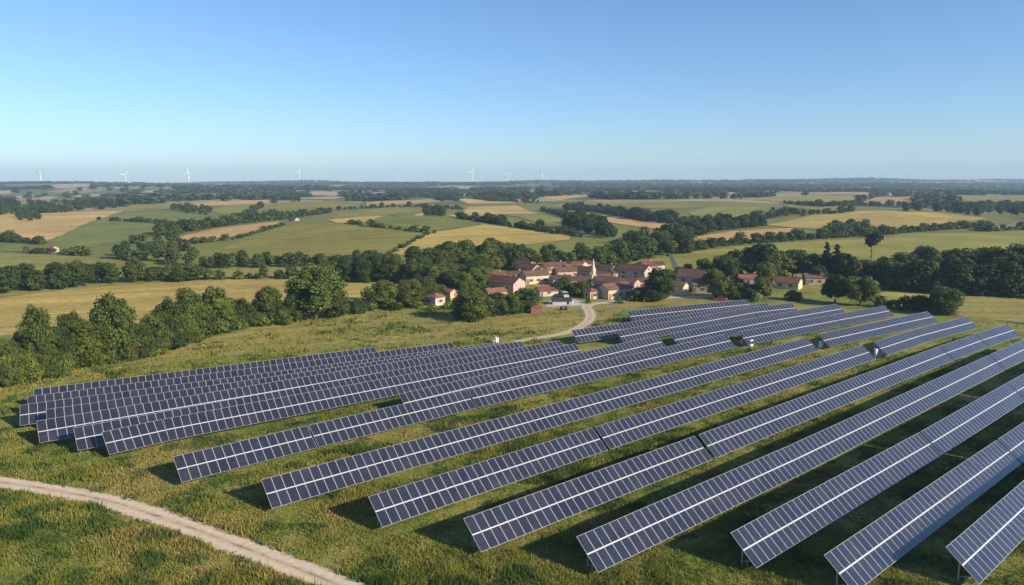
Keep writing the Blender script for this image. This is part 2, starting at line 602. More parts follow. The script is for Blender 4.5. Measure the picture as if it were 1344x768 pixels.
def build_terrain():
    front = np.radians(np.linspace(-58, 58, 581))
    rest = np.radians(np.linspace(58, 302, 62)[1:-1])
    ang = np.concatenate([front, rest])
    na = len(ang)
    rr = np.concatenate([np.linspace(4, 40, 8), 42 * 1.0125 ** np.arange(0, 437)])
    rr = rr[rr < 9200]
    nr = len(rr)
    A, Rr = np.meshgrid(ang, rr, indexing='ij')
    X, Y = Rr * np.sin(A), Rr * np.cos(A)
    Z = height(X, Y)
    verts = np.stack([X, Y, Z], -1).reshape(-1, 3)
    verts = np.vstack([verts, [[0, 0, 0]]])
    i = np.arange(na)[:, None]
    j = np.arange(nr - 1)[None, :]
    a = i * nr + j
    b = ((i + 1) % na) * nr + j
    quads = np.stack([a, a + 1, b + 1, b], -1).reshape(-1, 4)
    c = len(verts) - 1
    tris = np.stack([np.arange(na) * nr, ((np.arange(na) + 1) % na) * nr, np.full(na, c)], -1)
    me = bpy.data.meshes.new("ground")
    me.vertices.add(len(verts))
    me.vertices.foreach_set("co", verts.astype(np.float32).ravel())
    nl = quads.size + tris.size
    me.loops.add(nl)
    me.loops.foreach_set("vertex_index", np.concatenate([quads.ravel(), tris.ravel()]).astype(np.int32))
    nq, nt_ = len(quads), len(tris)
    me.polygons.add(nq + nt_)
    me.polygons.foreach_set("loop_start", np.concatenate([np.arange(nq) * 4, nq * 4 + np.arange(nt_) * 3]).astype(np.int32))
    me.polygons.foreach_set("loop_total", np.concatenate([np.full(nq, 4), np.full(nt_, 3)]).astype(np.int32))
    r = np.hypot(verts[:, 0], verts[:, 1])
    colr = np.zeros((len(verts), 4), np.float32)
    colr[:, :3] = (0.15, 0.155, 0.042)
    far = (r > 1000) & (verts[:, 1] > 0)
    k = SK[patch_of(verts[far, 0], verts[far, 1])]
    colr[far, :3] = PAL[k]
    t = np.clip((r - 330) / 120, 0, 1)
    colr[:, 3] = t
    at_ = me.color_attributes.new("tint", 'FLOAT_COLOR', 'POINT')
    at_.data.foreach_set("color", colr.ravel())
    me.materials.append(M["ground"])
    me.polygons.foreach_set("use_smooth", [True] * (nq + nt_))
    me.update(calc_edges=True)
    me.validate()
    g = link("ground", me)
    tag(g, kind="structure")


build_terrain()

# ------------------------------------------------------------------ farm fields, laid on the ground
GREEN = (0.205, 0.190, 0.046)
GREEN2 = (0.150, 0.172, 0.045)
GREEN3 = (0.215, 0.205, 0.050)
YEL = (0.36, 0.275, 0.082)
WHEAT = (0.44, 0.305, 0.112)
TAN = (0.43, 0.275, 0.118)
PALET = (0.36, 0.28, 0.17)
PALEG = (0.25, 0.22, 0.068)
FIELDS = [  # name, photo polygon, colour, direction of the worked lines in degrees from +X
    ("field", [(-60, 397), (0, 391), (100, 379), (187, 372), (300, 367), (380, 367), (448, 371), (500, 373), (492, 385), (470, 394), (380, 412), (0, 440), (-60, 446)], YEL, 20),
    ("field", [(-60, 331), (0, 332), (67, 335), (133, 339), (200, 346), (232, 349), (225, 353), (180, 353), (120, 354), (40, 364), (0, 367), (-60, 370)], GREEN3, 5),
    ("field", [(185, 356), (300, 353), (405, 352), (402, 362), (300, 365), (185, 368)], PALEG, 8),
    ("field", [(268, 336), (310, 319), (350, 303), (380, 295), (448, 293), (500, 300), (553, 307), (530, 322), (506, 334), (448, 338), (400, 341), (300, 341)], GREEN, 30),
    ("field", [(207, 317), (287, 300), (367, 291), (360, 297), (307, 310), (233, 321)], TAN, 35),
    ("field", [(-60, 286), (0, 283), (60, 279), (163, 277), (123, 290), (80, 310), (60, 317), (0, 311), (-60, 308)], WHEAT, 60),
    ("field", [(124, 290), (170, 292), (243, 298), (200, 310), (120, 325), (60, 330), (55, 322), (81, 310)], GREEN2, 60),
    ("field", [(143, 285), (187, 278), (267, 283), (293, 287), (277, 292), (167, 288)], GREEN2, 10),
    ("field", [(163, 269), (253, 266), (270, 272), (230, 276), (180, 274)], GREEN, 10),
    ("field", [(350, 276), (383, 265), (448, 264), (480, 266), (440, 276), (400, 279)], GREEN, 20),
    ("field", [(17, 262), (117, 261), (140, 265), (90, 269), (20, 268)], PALEG, 10),
    ("field", [(253, 267), (360, 262), (353, 267), (270, 271)], WHEAT, 10),
    ("field", [(277, 277), (320, 268), (360, 268), (340, 278), (300, 283)], GREEN, 10),
    ("field", [(-60, 318), (0, 319), (37, 323), (35, 330), (0, 331), (-60, 330)], GREEN2, 10),
    ("field", [(508, 335), (561, 307), (625, 297), (635, 295), (748, 309), (748, 315), (681, 323), (595, 331), (558, 336)], YEL, 25),
    ("field", [(485, 292), (525, 286), (595, 287), (633, 294), (625, 297), (571, 303), (515, 297)], GREEN2, 0),
    ("field", [(430, 286), (448, 280), (515, 272), (558, 275), (556, 277), (500, 283), (440, 288)], GREEN3, 15),
    ("field", [(430, 289), (500, 284), (556, 278), (562, 280), (481, 293), (440, 293)], WHEAT, 15),
    ("field", [(481, 266), (575, 259), (578, 265), (538, 268), (481, 271)], TAN, 15),
    ("field", [(581, 283), (615, 272), (678, 270), (711, 281), (648, 282), (601, 286)], WHEAT, 15),
    ("field", [(648, 283), (711, 282), (751, 290), (735, 298), (701, 292)], GREEN, 15),
    ("field", [(681, 326), (748, 318), (818, 320), (781, 329), (695, 335)], GREEN2, 15),
    ("field", [(731, 273), (768, 275), (798, 283), (778, 287), (748, 282)], GREEN3, 15),
    ("field", [(778, 288), (815, 284), (880, 294), (865, 302), (801, 293)], TAN, 15),
    ("field", [(708, 271), (761, 265), (896, 266), (930, 271), (896, 275), (781, 273)], GREEN, 15),
    ("field", [(701, 260), (745, 257), (785, 258), (735, 263)], WHEAT, 15),
    ("field", [(601, 261), (655, 263), (678, 267), (615, 268)], WHEAT, 15),
    ("field", [(808, 350), (840, 344), (896, 334), (963, 325), (1030, 320), (1130, 315), (1200, 308), (1344, 303), (1420, 301), (1420, 342), (1344, 338), (1280, 336), (1170, 340), (1120, 347), (1000, 354), (896, 358), (830, 360)], GREEN3, 8),
    ("field", [(1006, 296), (1069, 282), (1149, 277), (1229, 279), (1296, 287), (1263, 293), (1143, 302), (1083, 302), (1036, 299)], YEL, 40),
    ("field", [(880, 318), (896, 315), (963, 304), (1036, 300), (1059, 304), (1029, 311), (946, 319)], TAN, 15),
    ("field", [(903, 279), (949, 269), (1006, 273), (1023, 282), (973, 285), (916, 288)], GREEN, 20),
    ("field", [(1023, 267), (1083, 268), (1116, 275), (1096, 280), (1039, 273)], GREEN3, 20),
    ("field", [(963, 262), (1029, 257), (1143, 257), (1129, 263), (1043, 266)], PALEG, 20),
    ("field", [(1123, 268), (1156, 259), (1203, 258), (1196, 267), (1156, 270)], TAN, 20),
    ("field", [(1233, 257), (1344, 257), (1400, 258), (1400, 264), (1233, 263)], GREEN3, 20),
    ("field", [(1293, 300), (1344, 293), (1400, 291), (1400, 299), (1310, 303)], PALEG, 20),
    ("field", [(58, 247), (75, 242), (120, 241), (119, 245)], PALET, 20),
    ("field", [(180, 253), (205, 249), (228, 248), (224, 252)], PALET, 20),
    ("field", [(85, 258), (120, 255), (170, 255), (165, 258)], PALET, 20),
    ("field", [(206, 261), (240, 257), (292, 255), (288, 261)], TAN, 20),
    ("field", [(-30, 252), (18, 250), (20, 254), (-30, 257)], PALET, 20),
    ("field", [(383, 256), (420, 251), (453, 254), (440, 258)], PALET, 20),
    ("field", [(385, 262), (415, 259), (450, 259), (440, 262)], TAN, 20),
    ("field", [(467, 257), (490, 253), (514, 256)], PALET, 20),
    ("field", [(356, 247.5), (384, 244.5), (386, 247)], PALET, 20),
    ("field", [(595, 257), (620, 253.5), (643, 257)], PALET, 20),
    ("field", [(688, 252), (705, 248), (706, 252)], PALET, 20),
    ("field", [(711, 252.5), (728, 249.5), (728, 253)], PALET, 20),
    ("field", [(594, 247.5), (617, 244.5), (618, 248)], PALET, 20),
    ("field", [(946, 251), (983, 256), (960, 257)], TAN, 20),
    ("field", [(1023, 249.5), (1070, 247.5), (1070, 250)], PALET, 20),
    ("field", [(1058, 256), (1105, 252.5), (1130, 256)], PALET, 20),
    ("field", [(1150, 383), (1263, 386), (1344, 391), (1430, 396), (1430, 428), (1344, 424), (1250, 415), (1173, 403)], PALEG, 172),
]


MEADOWS = [("meadow", [(-60, 522), (0, 506), (90, 488), (160, 476), (230, 456), (340, 430), (440, 417), (520, 412), (600, 424), (660, 418), (720, 410), (764, 405), (768, 416), (764, 425), (744, 435), (700, 443), (640, 446), (560, 449), (448, 456), (340, 464), (224, 477), (60, 502)], (0.255, 0.222, 0.064), 22),
           ("meadow", [(782, 400), (830, 397), (900, 395), (960, 395), (940, 398), (860, 401), (820, 406), (800, 416), (780, 424), (778, 414), (776, 406)], (0.24, 0.20, 0.07), 22),
           ("meadow", [(1000, 400), (1040, 397), (1120, 402), (1200, 408), (1290, 418), (1344, 428), (1344, 440), (1290, 424), (1220, 411), (1160, 405), (1100, 403), (1040, 401)], (0.20, 0.19, 0.055), 172)]


def drape(name, pts, mat, off, step, rz=0.0, color=None):
    """A sheet over the ground inside a world polygon (x, y pairs)."""
    pts = np.array(pts)[:, :2]
    c = pts.mean(0)
    ca, sa = math.cos(-rz), math.sin(-rz)
    loc = [((p[0] - c[0]) * ca - (p[1] - c[1]) * sa, (p[0] - c[0]) * sa + (p[1] - c[1]) * ca) for p in pts]
    bm = bmesh.new()
    vs = [bm.verts.new((p[0], p[1], 0)) for p in loc]
    bm.faces.new(vs)
    lo, hi = np.min(loc, 0), np.max(loc, 0)
    for ax in (0, 1):
        n = max(1, min(90, int((hi[ax] - lo[ax]) / step)))
        for k in range(1, n):
            co = [0, 0, 0]
            no = [0, 0, 0]
            co[ax] = lo[ax] + (hi[ax] - lo[ax]) * k / n
            no[ax] = 1
            bmesh.ops.bisect_plane(bm, geom=bm.verts[:] + bm.edges[:] + bm.faces[:], plane_co=co, plane_no=no)
    ca, sa = math.cos(rz), math.sin(rz)
    for v in bm.verts:
        wx, wy = c[0] + v.co.x * ca - v.co.y * sa, c[1] + v.co.x * sa + v.co.y * ca
        v.co.z = float(height(wx, wy)) + off
    bm.normal_update()
    for f in bm.faces:
        if f.normal.z < 0:
            f.normal_flip()
        f.smooth = True
    me = bpy.data.meshes.new(name)
    bm.to_mesh(me)
    bm.free()
    me.materials.append(mat)
    o = link(name, me)
    o.location = (c[0], c[1], 0)
    o.rotation_euler = (0, 0, rz)
    if color is not None:
        o.color = (color[0], color[1], color[2], 1)
    return o


def wobble(pts, amp_frac=0.012, seg=7):
    """Subdivide a world polygon's edges and push them about a little, as real field edges run."""
    out = []
    n = len(pts)
    size = float(np.linalg.norm(np.max(pts, 0)[:2] - np.min(pts, 0)[:2]))
    for i in range(n):
        a, b = np.array(pts[i][:2]), np.array(pts[(i + 1) % n][:2])
        for k in range(seg):
            p = a + (b - a) * k / seg
            w = size * amp_frac
            out.append((p[0] + rng.uniform(-w, w) * (k > 0) * 0.5, p[1] + rng.uniform(-w, w) * (k > 0)))
    return out


for i, (nm, poly, colr, ang) in enumerate(FIELDS):
    w = [at(*p) for p in poly]
    d = float(np.mean([np.hypot(p[0], p[1]) for p in w]))
    k = rng.uniform(0.9, 1.1)
    o = drape(nm, wobble(w, 0.004), M["crop"], (0.10 + 0.012 * i) if d > 300 else 0.02 + 0.001 * i, max(9.0, d / 55), R(ang), tuple(c * k for c in colr))
    tag(o, kind="structure")


for i, (nm, poly, colr, ang) in enumerate(MEADOWS):
    o = drape(nm, wobble([at_z(*p, 0) for p in poly], 0.004), M["crop"], 0.006, 8.0, R(ang), colr)
    tag(o, kind="structure")


# ------------------------------------------------------------------ tracks
def smooth_line(pts, n=10):
    pts = [np.array(p, float) for p in pts]
    out = []
    for i in range(len(pts) - 1):
        p0, p1, p2, p3 = pts[max(i - 1, 0)], pts[i], pts[i + 1], pts[min(i + 2, len(pts) - 1)]
        for k in range(n):
            t = k / n
            out.append(0.5 * ((2 * p1) + (-p0 + p2) * t + (2 * p0 - 5 * p1 + 4 * p2 - p3) * t * t + (-p0 + 3 * p1 - 3 * p2 + p3) * t ** 3))
    out.append(pts[-1])
    return out


def ribbon(name, line, width, mat, off, rough_edge=0.12, cross=6, color=None):
    """A track laid on the ground along a world line; width may be a list."""
    n = len(line)
    wid = width if isinstance(width, (list, tuple)) else [width] * n
    wid = np.interp(np.linspace(0, 1, n), np.linspace(0, 1, len(wid)), wid)
    V, F, UV = [], [], []
    s = 0.0
    for i, p in enumerate(line):
        d = line[min(i + 1, n - 1)] - line[max(i - 1, 0)]
        d = d[:2] / (np.linalg.norm(d[:2]) + 1e-9)
        nn = np.array([-d[1], d[0]])
        if i:
            s += float(np.linalg.norm(line[i][:2] - line[i - 1][:2]))
        for k in range(cross + 1):
            t = k / cross
            e = (rng.uniform(-rough_edge, rough_edge) if k in (0, cross) else 0)
            q = p[:2] + nn * ((t - 0.5) * wid[i] + e)
            V.append((q[0], q[1], float(height(q[0], q[1])) + off))
            UV.append((s, t))
    c1 = cross + 1
    for i in range(n - 1):
        for k in range(cross):
            F.append((i * c1 + k, (i + 1) * c1 + k, (i + 1) * c1 + k + 1, i * c1 + k + 1)[::-1])
    me = bpy.data.meshes.new(name)
    me.from_pydata(V, [], F)
    me.materials.append(mat)
    ul = me.uv_layers.new(name="UVMap")
    for lp in me.loops:
        ul.data[lp.index].uv = UV[lp.vertex_index]
    me.update()
    o = link(name, me)
    if color is not None:
        o.color = (color[0], color[1], color[2], 1)
    return tag(o, kind="structure")


TRACK_PX = [(-90, 625), (0, 633.5), (70, 644), (145, 659), (224, 684), (300, 712), (370, 739), (428, 762), (500, 790), (600, 830)]
track_line = smooth_line([at_z(x, y, 0) for x, y in TRACK_PX], 34)
ribbon("dirt_track", track_line, [3.6, 3.6, 3.7, 3.8, 3.8], M["road"], 0.02, 0.2)
PATH_PX = [(676, 449), (700, 445), (728, 440.5), (750, 435), (768, 425.5), (775, 417), (774, 410), (770, 404), (778, 400), (800, 398)]
path_line = smooth_line([at_z(x, y, 0) for x, y in PATH_PX], 10)
ribbon("gravel_path", path_line, [2.6, 3.0, 3.4, 3.8, 4.0, 4.2], M["path"], 0.02)
mown_line = smooth_line([at_z(x, y, 0) for x, y in [(-60, 522), (60, 499), (150, 484), (224, 474), (340, 461), (448, 453.5), (560, 447), (650, 443)]], 8)
ribbon("grass_track", mown_line, 2.6, M["crop"], 0.016, 0.3, 6, (0.22, 0.215, 0.085))
ribbon("village_street", smooth_line([at_z(x, y, 0) for x, y in [(800, 397.5), (850, 393), (880, 391.5), (915, 390.5), (945, 390), (975, 390)]], 6), 3.6, M["pave"], 0.016, 0.05)
tag(drape("village_yard", [at_z(x, y, 0) for x, y in [(716, 404), (768, 402), (768, 398), (752, 394), (720, 397)]], M["pave"], 0.028, 4), kind="structure")
ribbon("farm_track", smooth_line([at(x, y) for x, y in [(879, 334), (883, 343), (888, 355)]], 6), 2.2, M["asphalt"], 0.47, 0.1)
ribbon("grass_track", smooth_line([at_z(x, y, 0) for x, y in [(1180, 400), (1240, 411), (1290, 417), (1344, 426), (1420, 440)]], 8), 3.0, M["crop"], 0.014, 0.3, 6, (0.10, 0.095, 0.04))

# ------------------------------------------------------------------ solar tables
MW, ML, MGAP, MIDGAP = 1.27, 2.05, 0.022, 0.10
TILT = R(39.0)
Z_LOW = 0.75
SLANT = 2 * ML + MIDGAP
Z_TOP = Z_LOW + SLANT * math.sin(TILT)
FOOT = SLANT * math.cos(TILT)
FRAME_W = 0.038


def module_faces(w, l):
    """One framed module lying in XY, lower edge at y=0, centred on x=0, glass facing +Z."""
    x, f, h = w / 2, FRAME_W, 0.04
    V = [(-x, 0, 0), (x, 0, 0), (x, l, 0), (-x, l, 0), (-x, 0, h), (x, 0, h), (x, l, h), (-x, l, h),
         (-x + f, f, h), (x - f, f, h), (x - f, l - f, h), (-x + f, l - f, h),
         (-x + f, f, h - .006), (x - f, f, h - .006), (x - f, l - f, h - .006), (-x + f, l - f, h - .006)]
    F = [(12, 13, 14, 15), (3, 2, 1, 0), (4, 5, 9, 8), (5, 6, 10, 9), (6, 7, 11, 10), (7, 4, 8, 11),
         (0, 1, 5, 4), (1, 2, 6, 5), (2, 3, 7, 6), (3, 0, 4, 7),
         (8, 9, 13, 12), (9, 10, 14, 13), (10, 11, 15, 14), (11, 8, 12, 15)]
    mi = [0, 2] + [1] * 12
    return V, F, mi


def module_mesh(name, spots):
    """Modules at (x, y) spots in the table plane, as one mesh with UVs per module."""
    V0, F0, m0 = module_faces(MW - MGAP, ML)
    V, F, mi = [], [], []
    for sx, sy in spots:
        b = len(V)
        V += [(v[0] + sx, v[1] + sy, v[2]) for v in V0]
        F += [tuple(b + i for i in f) for f in F0]
        mi += m0
    me = bpy.data.meshes.new(name)
    me.from_pydata(V, [], F)
    for m in (M["cells"], M["alu"], M["backsheet"]):
        me.materials.append(m)
    me.polygons.foreach_set("material_index", mi)
    ul = me.uv_layers.new(name="UVMap")
    for p in me.polygons:
        if p.material_index == 0:
            for k, li in enumerate(p.loop_indices):
                ul.data[li].uv = ((0, 0), (1, 0), (1, 1), (0, 1))[k]
    me.update()
    return me


MODULE = module_mesh("solar_module", [(0, 0)])


def post_mesh():
    mb = MB()
    zt = Z_LOW + SLANT * 0.62 * math.sin(TILT) - 0.22
    yb = -FOOT / 2 + SLANT * 0.62 * math.cos(TILT)
    mb.box(-0.05, 0.05, yb - 0.07, yb + 0.07, -0.35, zt)
    # diagonal brace down from the rafter's low end
    y1 = -FOOT / 2 + SLANT * 0.2 * math.cos(TILT)
    z1 = Z_LOW + SLANT * 0.2 * math.sin(TILT) - 0.2
    mb.tube([(0.0, yb - 0.071, 0.55), (0.0, y1, z1)], [0.035, 0.035], 5)
    mb.box(-0.04, 0.04, yb - 0.7, yb - 0.6, -0.3, 0.9)
    return mb.mesh("post", M["steel"])


POST = post_mesh()


def rafter_mesh():
    mb = MB()
    c, s = math.cos(TILT), math.sin(TILT)
    a, b = 0.25, SLANT - 0.25
    pts = []
    for x in (-0.035, 0.035):
        for q, d in ((a, -0.06), (b, -0.06), (b, -0.16), (a, -0.16)):
            pts.append((x, -FOOT / 2 + q * c - d * s, Z_LOW + q * s + d * c))
    mb.poly(pts, [(0, 1, 2, 3), (7, 6, 5, 4), (0, 4, 5, 1), (1, 5, 6, 2), (2, 6, 7, 3), (3, 7, 4, 0)])
    return mb.mesh("rafter", M["steel"])


RAFTER = rafter_mesh()


def table(A, B, label, group, detail=True, skirt=False):
    """A table of two module rows whose upper edge runs from A to B (world points)."""
    A, B = np.array(A[:2]), np.array(B[:2])
    v = B - A
    L = float(np.linalg.norm(v))
    a = v / L
    down = np.array([a[1], -a[0]])
    mid = A + v / 2 + down * FOOT / 2
    ncol = max(3, int(round(L / MW)))
    sc = L / (ncol * MW)
    root = empty("solar_table", (mid[0], mid[1], float(height(mid[0], mid[1]))), math.atan2(a[1], a[0]))
    tag(root, label, "solar panels", group)
    c, s = math.cos(TILT), math.sin(TILT)
    spots = []
    for r_ in range(2):
        for k in range(ncol):
            spots.append((-L / 2 + (k + 0.5) * MW * sc, r_ * (ML + MIDGAP)))
    wx = [(mid[0] + a[0] * p[0], mid[1] + a[1] * p[0]) for p in spots]
    order = sorted(range(len(spots)), key=lambda i: wx[i][0] ** 2 + wx[i][1] ** 2)
    near = order[:100] if detail else []
    rest = order[100:] if detail else order
    for i in near:
        o = link("solar_module", MODULE, root)
        x, q = spots[i]
        o.location = (x, -FOOT / 2 + q * c, Z_LOW + q * s)
        o.rotation_euler = (TILT + rng.gauss(0, 0.006), rng.gauss(0, 0.004), 0)
        o.scale = (sc, 1, 1)
    if rest:
        o = link("module_array" if not detail else "solar_module", module_mesh("module_array", [(spots[i][0] / sc, spots[i][1]) for i in rest]), root)
        o.location = (0, -FOOT / 2, Z_LOW)
        o.rotation_euler = (TILT, 0, 0)
        o.scale = (sc, 1, 1)
        if detail:
            tag(o, kind="stuff")
    # pale cover strip in the gap between the two module rows
    mb = MB()
    h = 0.028
    for x0, x1 in ((-L / 2 + 0.01, L / 2 - 0.01),):
        q0, q1 = ML + 0.006, ML + MIDGAP - 0.006
        pts = [(x, -FOOT / 2 + q * c - d * s, Z_LOW + q * s + d * c) for x in (x0, x1) for q, d in ((q0, h), (q1, h), (q1, -0.02), (q0, -0.02))]
        mb.poly(pts, [(0, 4, 5, 1), (3, 2, 6, 7), (0, 1, 2, 3), (7, 6, 5, 4), (1, 5, 6, 2), (0, 3, 7, 4)])
    mb.build("cover_strip", M["strip"], root)
    # purlins
    mb = MB()
    for q in (0.45, 1.55, 2.6, 3.7):
        pts = [(x, -FOOT / 2 + qq * c - d * s, Z_LOW + qq * s + d * c) for x in (-L / 2 + 0.1, L / 2 - 0.1) for qq, d in ((q - .03, -0.004), (q + .03, -0.004), (q + .03, -0.058), (q - .03, -0.058))]
        mb.poly(pts, [(0, 4, 5, 1), (3, 2, 6, 7), (0, 1, 2, 3), (7, 6, 5, 4), (1, 5, 6, 2), (0, 3, 7, 4)])
    mb.build("purlins", M["steel"], root)
    npost = max(2, int(round(L / 6.0)) + 1)
    for k in range(npost):
        x = -L / 2 + 0.55 + (L - 1.1) * k / (npost - 1)
        o = link("post", POST, root)
        o.location = (x, 0, 0)
        o = link("rafter", RAFTER, root)
        o.location = (x, 0, 0)
    if skirt:
        mb = MB()
        x0, x1 = -L / 2 + skirt[0] * L, -L / 2 + skirt[1] * L
        y0, z0 = -FOOT / 2 + 0.02, Z_LOW - 0.05
        dy, dz = -0.26, -0.62
        pts = [(x0, y0, z0), (x1, y0, z0), (x1, y0 + dy, z0 + dz), (x0, y0 + dy, z0 + dz)]
        mb.poly(pts + [(p[0], p[1] + 0.03, p[2] - 0.012) for p in pts], [(3, 2, 1, 0), (4, 5, 6, 7), (0, 1, 5, 4), (1, 2, 6, 5), (2, 3, 7, 6), (3, 0, 4, 7)])
        mb.build("lower_sheet", M["blue"], root)
    return root


ORD = "first second third fourth fifth sixth seventh eighth ninth tenth eleventh twelfth thirteenth fourteenth fifteenth sixteenth seventeenth eighteenth nineteenth twentieth".split()

# rows: phrase, upper-edge points through the photo (row breaks), gap widths in metres at the breaks, detail, extra metres past the last point
ROWS = [
    ("of the front row, lower right", [(1241, 718.5), (1332.5, 640)], [], True, 62, None),
    ("of the second row from lower right", [(1081.2, 728.7), (1309, 577)], [0.42], True, 60, None),
    ("of the third row from lower right", [(958.3, 699.7), (1207.5, 567), (1321.7, 502.5)], [0.42, 0.40], True, 45, None),
    ("of the fourth row from lower right", [(756.2, 704.7), (1033, 586), (1298, 466)], [0.10, 0.42], True, 25, None),
    ("of the fifth row from lower right", [(608, 680.8), (914, 571.5), (1233, 454.5), (1280, 438.5), (1321.7, 425.8)], [0.9, 0.45, 0.45], True, 0, None),
    ("of the sixth row from lower right", [(483, 652), (779, 561), (1131.7, 453.3)], [0.60], True, 0, None),
    ("of the seventh row from lower right", [(342.5, 630), (1058.5, 443.3)], [], True, 0, None),
    ("of the eighth row from lower right", [(226.7, 599.7), (404, 558.5), (612, 511.5), (951.8, 439)], [0.30, 0.45], True, 0, None),
    ("of the half-length row behind the eighth", [(523, 517.5), (862, 440.5)], [], True, 0, None),
    ("of the sixth row before the left meadow", [(133, 567.5), (213, 550.5), (755, 451)], [0.22], True, 0, None),
    ("of the fifth row before the left meadow", [(96, 562), (734, 447)], [], True, 0, None),
    ("of the fourth row before the left meadow", [(47.5, 553), (683.5, 448)], [], True, 0, None),
    ("of the half-hidden row between third and fourth before the meadow", [(60, 538), (666, 449.5)], [], True, 0, None),
    ("of the third row before the left meadow", [(25.6, 532), (646, 450.5)], [], True, 0, None),
    ("of the second row before the left meadow", [(36, 521), (593, 449.7)], [], True, 0, None),
    ("of the rearmost row by the left meadow", [(44, 511), (492, 456)], [], True, 0, None),
    ("of the row right of paired cabinets", [(1146.7, 449), (1199, 433), (1268, 416)], [0.30], False, 0, None),
    ("of the row right of narrow cabinet", [(1073.5, 439), (1180, 416.5), (1217.5, 409)], [0.15], False, 0, None),
    ("of the row right of wide cabinet", [(968.5, 436), (1093.5, 413.5), (1160.8, 401.7)], [0.28], False, 0, None),
    ("of the fourth row below the village", [(879, 438.5), (1012.7, 413.5), (1098.5, 399.2)], [0.28], False, 0, None),
    ("of the third row below the village", [(808, 434.5), (984, 404), (1039, 398)], [0.28], False, 0, None),
    ("of the second row below the village", [(749.5, 434), (1006, 398)], [], False, 0, None),
    ("of the row nearest the village", [(823, 409), (979, 393.5)], [], False, 0, None),
]
SEGS_ALL = []
for phrase, pts, gaps, detail, extra, _ in ROWS:
    W = [at_z(x, y, Z_TOP) for x, y in pts]
    if extra:
        d = (W[-1] - W[0])
        d /= np.linalg.norm(d)
        if len(gaps) == len(pts) - 1:      # another break at the last point
            W.append(W[-1] + d * extra)
        else:
            W[-1] = W[-1] + d * extra
    segs = []
    for i in range(len(W) - 1):
        a, b = W[i][:2].copy(), W[i + 1][:2].copy()
        d = (b - a) / np.linalg.norm(b - a)
        if i > 0:
            a = a + d * gaps[i - 1] / 2
        if i < len(W) - 2:
            b = b - d * gaps[i] / 2
        L = np.linalg.norm(b - a)
        n = max(1, math.ceil(L / (50 * MW))) if detail else 1
        for k in range(n):
            q0, q1 = a + d * (L * k / n), a + d * (L * (k + 1) / n)
            if k:
                q0 = q0 + d * 0.03
            if k < n - 1:
                q1 = q1 - d * 0.03
            segs.append((q0, q1))
    for k, (q0, q1) in enumerate(segs):
        L = np.linalg.norm(q1 - q0)
        size = "Short" if L < 20 else ("Long" if L > 45 else "Mid-length")
        if len(segs) == 1:
            lab = f"{size} unbroken solar table {phrase}"
        elif k == 0:
            lab = f"{size} solar table, left end {phrase}"
        elif k == len(segs) - 1:
            lab = f"{size} solar table, right end {phrase}"
        else:
            lab = f"{size} solar table, {ORD[k]} section from left {phrase}"
        sk = False
        table(q0, q1, lab.replace("left end of", "left end of").strip(), "solar tables standing in parallel rows", detail, sk)
        SEGS_ALL.append((q0, q1))

# ------------------------------------------------------------------ trees
GOLD = math.pi * (3 - math.sqrt(5))


def leaf_quads(centers, normals, sizes, g):
    """Random small quads around the given centres and normals, as (N*4,3)."""
    n = len(centers)
    nrm = normals / (np.linalg.norm(normals, axis=1, keepdims=True) + 1e-9)
    ref = g.normal(size=(n, 3))
    t = np.cross(nrm, ref)
    t /= (np.linalg.norm(t, axis=1, keepdims=True) + 1e-9)
    b = np.cross(nrm, t)
    s = sizes[:, None]
    asp = g.uniform(0.6, 1.0, n)[:, None]
    bend = g.uniform(-0.25, 0.25, n)[:, None] * nrm * s
    q = np.stack([centers - t * s + bend, centers - b * s * asp, centers + t * s + bend, centers + b * s * asp], 1)
    return q.reshape(-1, 3)


